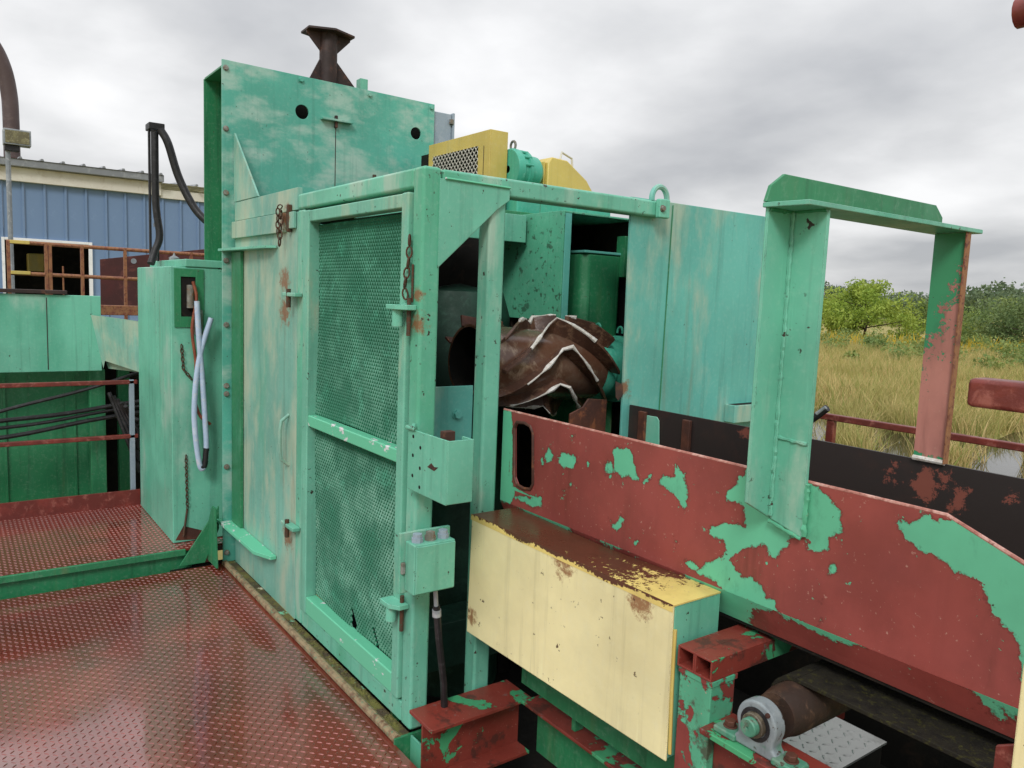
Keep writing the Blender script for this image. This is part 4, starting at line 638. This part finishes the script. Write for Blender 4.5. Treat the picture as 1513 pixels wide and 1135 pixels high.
# prism axis=2 uses (x,y): rotate so the profile stands out toward +X
pm.v=[(XB+b,a,z) for (a,b,z) in pm.v]; o0=pm.build('wall_panel','blue',bd,0,False); me_full=o0.data
pm2=MB().prism([(0,-.0),(.27,0),(.28,.03),(.31,.03),(.318,0),(.318,-.01),(0,-.01)],2,op[2],3.35); pm2.v=[(XB+b,a,z) for (a,b,z) in pm2.v]; ot=pm2.build('wall_panel','blue',bd,0,False); me_top=ot.data
first=True
for k in range(-14,40):
    y=.84+k*.3195; top=(0<=k<=3); src=ot if top else o0
    if k==1: continue
    if k==-14: o0.location=(0,y,0); continue
    c=src.copy(); COL.objects.link(c); c.parent=bd; c.matrix_parent_inverse=o0.matrix_parent_inverse; c.location=(0,y,0)
ot.location=(0,.84+.3195,0)
bx('doorway_dark','void',bd,-19,-18.9,.3,3.0,-1.5,2.6,0)
bx('door_trim','white',bd,XB-.02,XB+.05,2.118,2.175,-1.5,2.29,.004); bx('door_trim','white',bd,XB-.02,XB+.05,.80,.845,-1.5,2.29,.004); bx('door_trim','white',bd,XB-.02,XB+.05,.846,2.117,2.245,2.29,.004)
bx('side_wall','blue',bd,-34,XB-.02,13.6,13.7,-1.5,3.35,0); bx('yellow_machine','ochre',bd,-18.6,-18.2,1.35,1.62,1.75,2.1,.02)
bx('frieze','cream',bd,XB-.1,XB+.10,-3.8,3.33,3.24,3.47,.004); bx('gutter','roofmetal',bd,XB-.1,XB+.22,-3.8,3.36,3.475,3.60,.01); bx('frieze','cream',bd,XB-.1,XB+.06,3.33,13.7,3.20,3.36,.004)
rf=MB().add([(XB+.24,-3.8,3.60),(XB+.24,3.36,3.60),(-25,3.36,4.15),(-25,-3.8,4.15)],[(0,1,2,3)]).build('roof','roofmetal',bd)
rf2=MB().add([(XB+.15,3.36,3.47),(XB+.15,13.8,3.47),(-25,13.8,4.05),(-25,3.36,4.05)],[(0,1,2,3)]).build('roof','roofmetal',bd)
r0=MB().prism([(-.03,0),(-.015,.035),(.015,.035),(.03,0)],0,0,9.2); r0.v=[(XB+.24-x,y,3.602+x*.0611+z) for (x,y,z) in r0.v]; ro=r0.build('roof_rib','roofmetal',rf,0,False)
for k in range(-11,32):
    y=.95+k*.315+.15
    c=ro.copy() if k>-11 else ro
    if k>-11: COL.objects.link(c); c.parent=rf; c.matrix_parent_inverse=ro.matrix_parent_inverse
    c.location=(0,y,0 if y<3.34 else -.135)
bp=thing('brown_pipe','fat brown vent pipe curving over the blue roof','pipe',(-17.5,1.09,3.5))
path=[(-17.5,1.09,3.6),(-17.5,1.09,4.6),(-17.5,1.07,5.0),(-17.5,1.0,5.4),(-17.5,.86,5.75),(-17.5,.62,6.05),(-17.5,.2,6.35),(-17.5,-.4,6.6)]
MB().tube(sm(path),.135,20).build('elbow','brownpipe',bp); MB().lathe((-17.5,1.09,3.5),(0,0,1),[(0,.17),(.30,.17),(.31,.135)],20).build('collar','rust',bp)
fl=thing('flood_lamp','rectangular flood lamp on a thin grey pole in front of the blue building','lamp',(-9,.53,-1.5))
MB().tube([(-9,.527,-1.5),(-9,.527,2.80)],.022,10).build('pole','galv',fl); h=MB().box(-9.06,-8.92,.49,.715,2.855,3.0).build('housing','galv',fl,.006); MB().box(-8.9195,-8.915,.505,.70,2.87,2.985).build('lens','lens',h); bx('yoke','blackrub',fl,-9.03,-8.95,.50,.62,2.80,2.853,.004)
# ================================================================== vegetation
def leafmat(name,a,b,c):
    t=NT(name); g=t.n('ShaderNodeNewGeometry'); r=g.outputs['Random Per Island']; col=t.mix(t.rng(r,0,1,0,1,False),a,b); col=t.mix(t.rng(t.noise(.35,4,.6),.42,.62,0,.8),col,c)
    t.b.inputs['Subsurface Weight'].default_value=0; m=t.fin(col,.6,0,None,.25)
    tr_=t.n('ShaderNodeBsdfTranslucent'); t.put(tr_.inputs[0],col); mxs=t.n('ShaderNodeMixShader'); mxs.inputs[0].default_value=.3; t.l(t.b.outputs[0],mxs.inputs[1]); t.l(tr_.outputs[0],mxs.inputs[2]); t.l(mxs.outputs[0],t.o.inputs[0]); return m
M['leaf1']=leafmat('bright_leaves',lin(154,174,70),lin(118,146,58),lin(168,182,84)); M['leaf2']=leafmat('mid_leaves',lin(124,144,82),lin(104,128,74),lin(146,158,88)); M['leaf3']=leafmat('dark_leaves',lin(104,124,76),lin(86,108,66),lin(122,136,84)); M['far']=leafmat('far_leaves',lin(108,126,94),lin(92,112,86),lin(122,136,98))
M['grass']=leafmat('marsh_grass',lin(218,194,138),lin(194,174,116),lin(162,158,92)); M['grass2']=leafmat('green_reeds',lin(152,160,86),lin(126,142,72),lin(178,168,104)); M['flower']=leafmat('goldenrod',lin(206,176,40),lin(190,160,50),lin(170,160,60)); M['bark']=rusty('bark',lin(74,64,54),lin(58,50,44),lin(88,78,66),.9,3,.2)
def leaves(centers,rad,n,size,rng):
    C=np.asarray(centers); idx=rng.integers(0,len(C),n); d=rng.normal(size=(n,3)); d/=np.linalg.norm(d,axis=1)[:,None]; rr=np.asarray(rad)[idx]*rng.random(n)**.45
    P=C[idx]+d*rr[:,None]*np.array([1,1,.8]); a=rng.normal(size=(n,3)); a/=np.linalg.norm(a,axis=1)[:,None]; b=np.cross(a,rng.normal(size=(n,3))); b/=np.linalg.norm(b,axis=1)[:,None]; s=size*rng.uniform(.6,1.4,n)[:,None]
    V=np.stack([P-a*s,P+b*s*.55,P+a*s,P-b*s*.55],1).reshape(-1,3); return V.tolist(),[tuple(range(i*4,i*4+4)) for i in range(n)]
def mesh(name,V,Fc,mat,parent=None,kind=None):
    me=bpy.data.meshes.new(name); me.from_pydata(V,[],Fc); me.update(); return mkobj(name,me,mat,parent,0,False,kind)
def tree(x,y,h,r,mat,label,n=5200,name='marsh_tree',cat='tree',group='trees beyond the marsh',low=.12):
    rng=np.random.default_rng(int(abs(x*13+y*7))); t=thing(name,label,cat,(x,y,-1.5),group); m=MB(); z0=-1.5; cs=[];rs=[]
    m.tube([(x,y,z0-.1),(x+.05*r,y,z0+h*.3),(x-.04*r,y+.05*r,z0+h*.6),(x,y,z0+h*.85)],[h*.028,h*.022,h*.014,h*.005],8)
    for k in range(11):
        a=k*2.4+rng.random(); z=z0+h*(low+.12+.55*rng.random()); L_=r*(.5+.45*rng.random()); p=(x+L_*math.cos(a),y+L_*math.sin(a),z+h*.12); m.tube([(x,y,z-h*.06),(x+.5*L_*math.cos(a),y+.5*L_*math.sin(a),z+h*.02),p],[h*.011,h*.008,h*.003],6)
        cs.append(p); rs.append(r*.34)
    for k in range(30):
        a=rng.random()*6.283; zz=rng.random(); z=z0+h*(low+(1-low)*zz*.96); rad=r*(1-abs(zz-.42)**1.6*1.3)*rng.uniform(.35,1.0); cs.append((x+rad*math.cos(a),y+rad*math.sin(a),z)); rs.append(r*rng.uniform(.16,.32))
    m.build('trunk','bark',t); V,Fc=leaves(cs,rs,n,.017*h+.05,rng); mesh('crown',V,Fc,mat,t)
for px,dist,h,r,mat,lab,n in ((1278,86,5.7,4.6,'leaf1','bright yellow green tree, roundest at the marsh edge, seen through the arch',9000),(1225,95,5.0,3.8,'leaf1','lower yellow green tree tucked beside the teal chute edge',5000),(1352,110,4.6,2.2,'leaf2','narrow mid green tree in the gap left of the pink arch post',4200),(1330,96,2.9,2.6,'leaf1','low pale bush between the bright tree and the narrow tree',3600),(1480,92,4.3,5.6,'leaf2','broad dark grey green bush right of the pink arch post',8000),(1535,84,4.9,5.0,'leaf3','dark green tree beyond the end of the red rounded rail',6000),(1425,100,3.2,3.2,'leaf1','small yellowish bush in front of the dark bush, beside the pink arch post',3600)):
    x,y=gpos(px,dist); tree(x,y,h,r,mat,lab,n)
# far woodland: one mass
rng=np.random.default_rng(3); cs=[];rs=[]
for k in range(520):
    px=rng.uniform(700,2100); dist=rng.uniform(190,280); x,y=gpos(px,dist); hh=rng.uniform(7.0,10.5)+1.5*math.sin(px*.013); 
    for j in range(3): cs.append((x+rng.normal()*1.5,y+rng.normal()*1.5,-1.5+hh*rng.uniform(.3,.95))); rs.append(rng.uniform(1.6,3.2))
V,Fc=leaves(cs,rs,90000,.42,rng); fw_=mesh('distant_woodland',V,Fc,'far',None,'stuff'); fw_['label']='hazy grey green woodland along the horizon'; fw_['category']='woodland'
def blades(name,mat,n,d0,d1,p0,p1,h0,h1,wd,seed,label,cat,lean=.38,skip=True,pw=1.0):
    rng=np.random.default_rng(seed); V=[];Fc=[]; px=rng.uniform(p0,p1,n); ds=d0+(d1-d0)*rng.random(n)**pw; dens=rng.random(n)
    for i in range(n):
        x,y=gpos(px[i],ds[i]); cl=math.sin(x*.9+2*math.sin(y*.35))*math.sin(y*.8+1.3*math.sin(x*.4))
        if cl<-.25 and dens[i]<.7: continue
        if skip:
            if ds[i]<shore(px[i])-.1 and not (math.sin(x*2.1+1.5*math.sin(y*1.3))*math.sin(y*2.3+x)>.40 and ds[i]>15.5): continue
        h=rng.uniform(h0,h1)*(1+.35*cl); a=rng.random()*6.283; w=wd*(.6+.8*rng.random())*(1+ds[i]*.012); lx,ly=rng.normal()*lean*h,rng.normal()*lean*h; k=len(V)
        V+=[(x-w*math.cos(a),y-w*math.sin(a),-1.52),(x+w*math.cos(a),y+w*math.sin(a),-1.52),(x+lx*.45+w*.7*math.cos(a),y+ly*.45+w*.7*math.sin(a),-1.5+h*.6),(x+lx*.45-w*.7*math.cos(a),y+ly*.45-w*.7*math.sin(a),-1.5+h*.6),(x+lx,y+ly,-1.5+h)]
        Fc+=[(k,k+1,k+2,k+3),(k+3,k+2,k+4)]
    o=mesh(name,V,Fc,mat,None,'stuff'); o['label']=label; o['category']=cat; return o
blades('marsh_grass','grass',105000,15,84,1100,1720,.30,.85,.0075,1,'straw coloured tall grass around the pond','grass',pw=1.5)
blades('green_reeds','grass2',60000,15,86,1100,1720,.28,.85,.0085,2,'green reeds and sedge among the straw grass','reeds',pw=1.4)
blades('goldenrod','flower',1500,66,86,1150,1750,.7,1.35,.03,4,'yellow flowering weeds below the trees','weeds',.35,False)
rng=np.random.default_rng(11); cs=[];rs=[]
for k in range(150):
    x,y=gpos(rng.uniform(1080,1750),rng.uniform(48,84)); cs.append((x,y,-1.3+rng.random()*.8)); rs.append(rng.uniform(.5,1.3))
V,Fc=leaves(cs,rs,26000,.11,rng); o=mesh('low_scrub',V,Fc,'leaf2',None,'stuff'); o['label']='low green scrub between grass and trees'; o['category']='scrub'
S.render.engine='CYCLES'; S.cycles.use_denoising=True; S.cycles.max_bounces=6
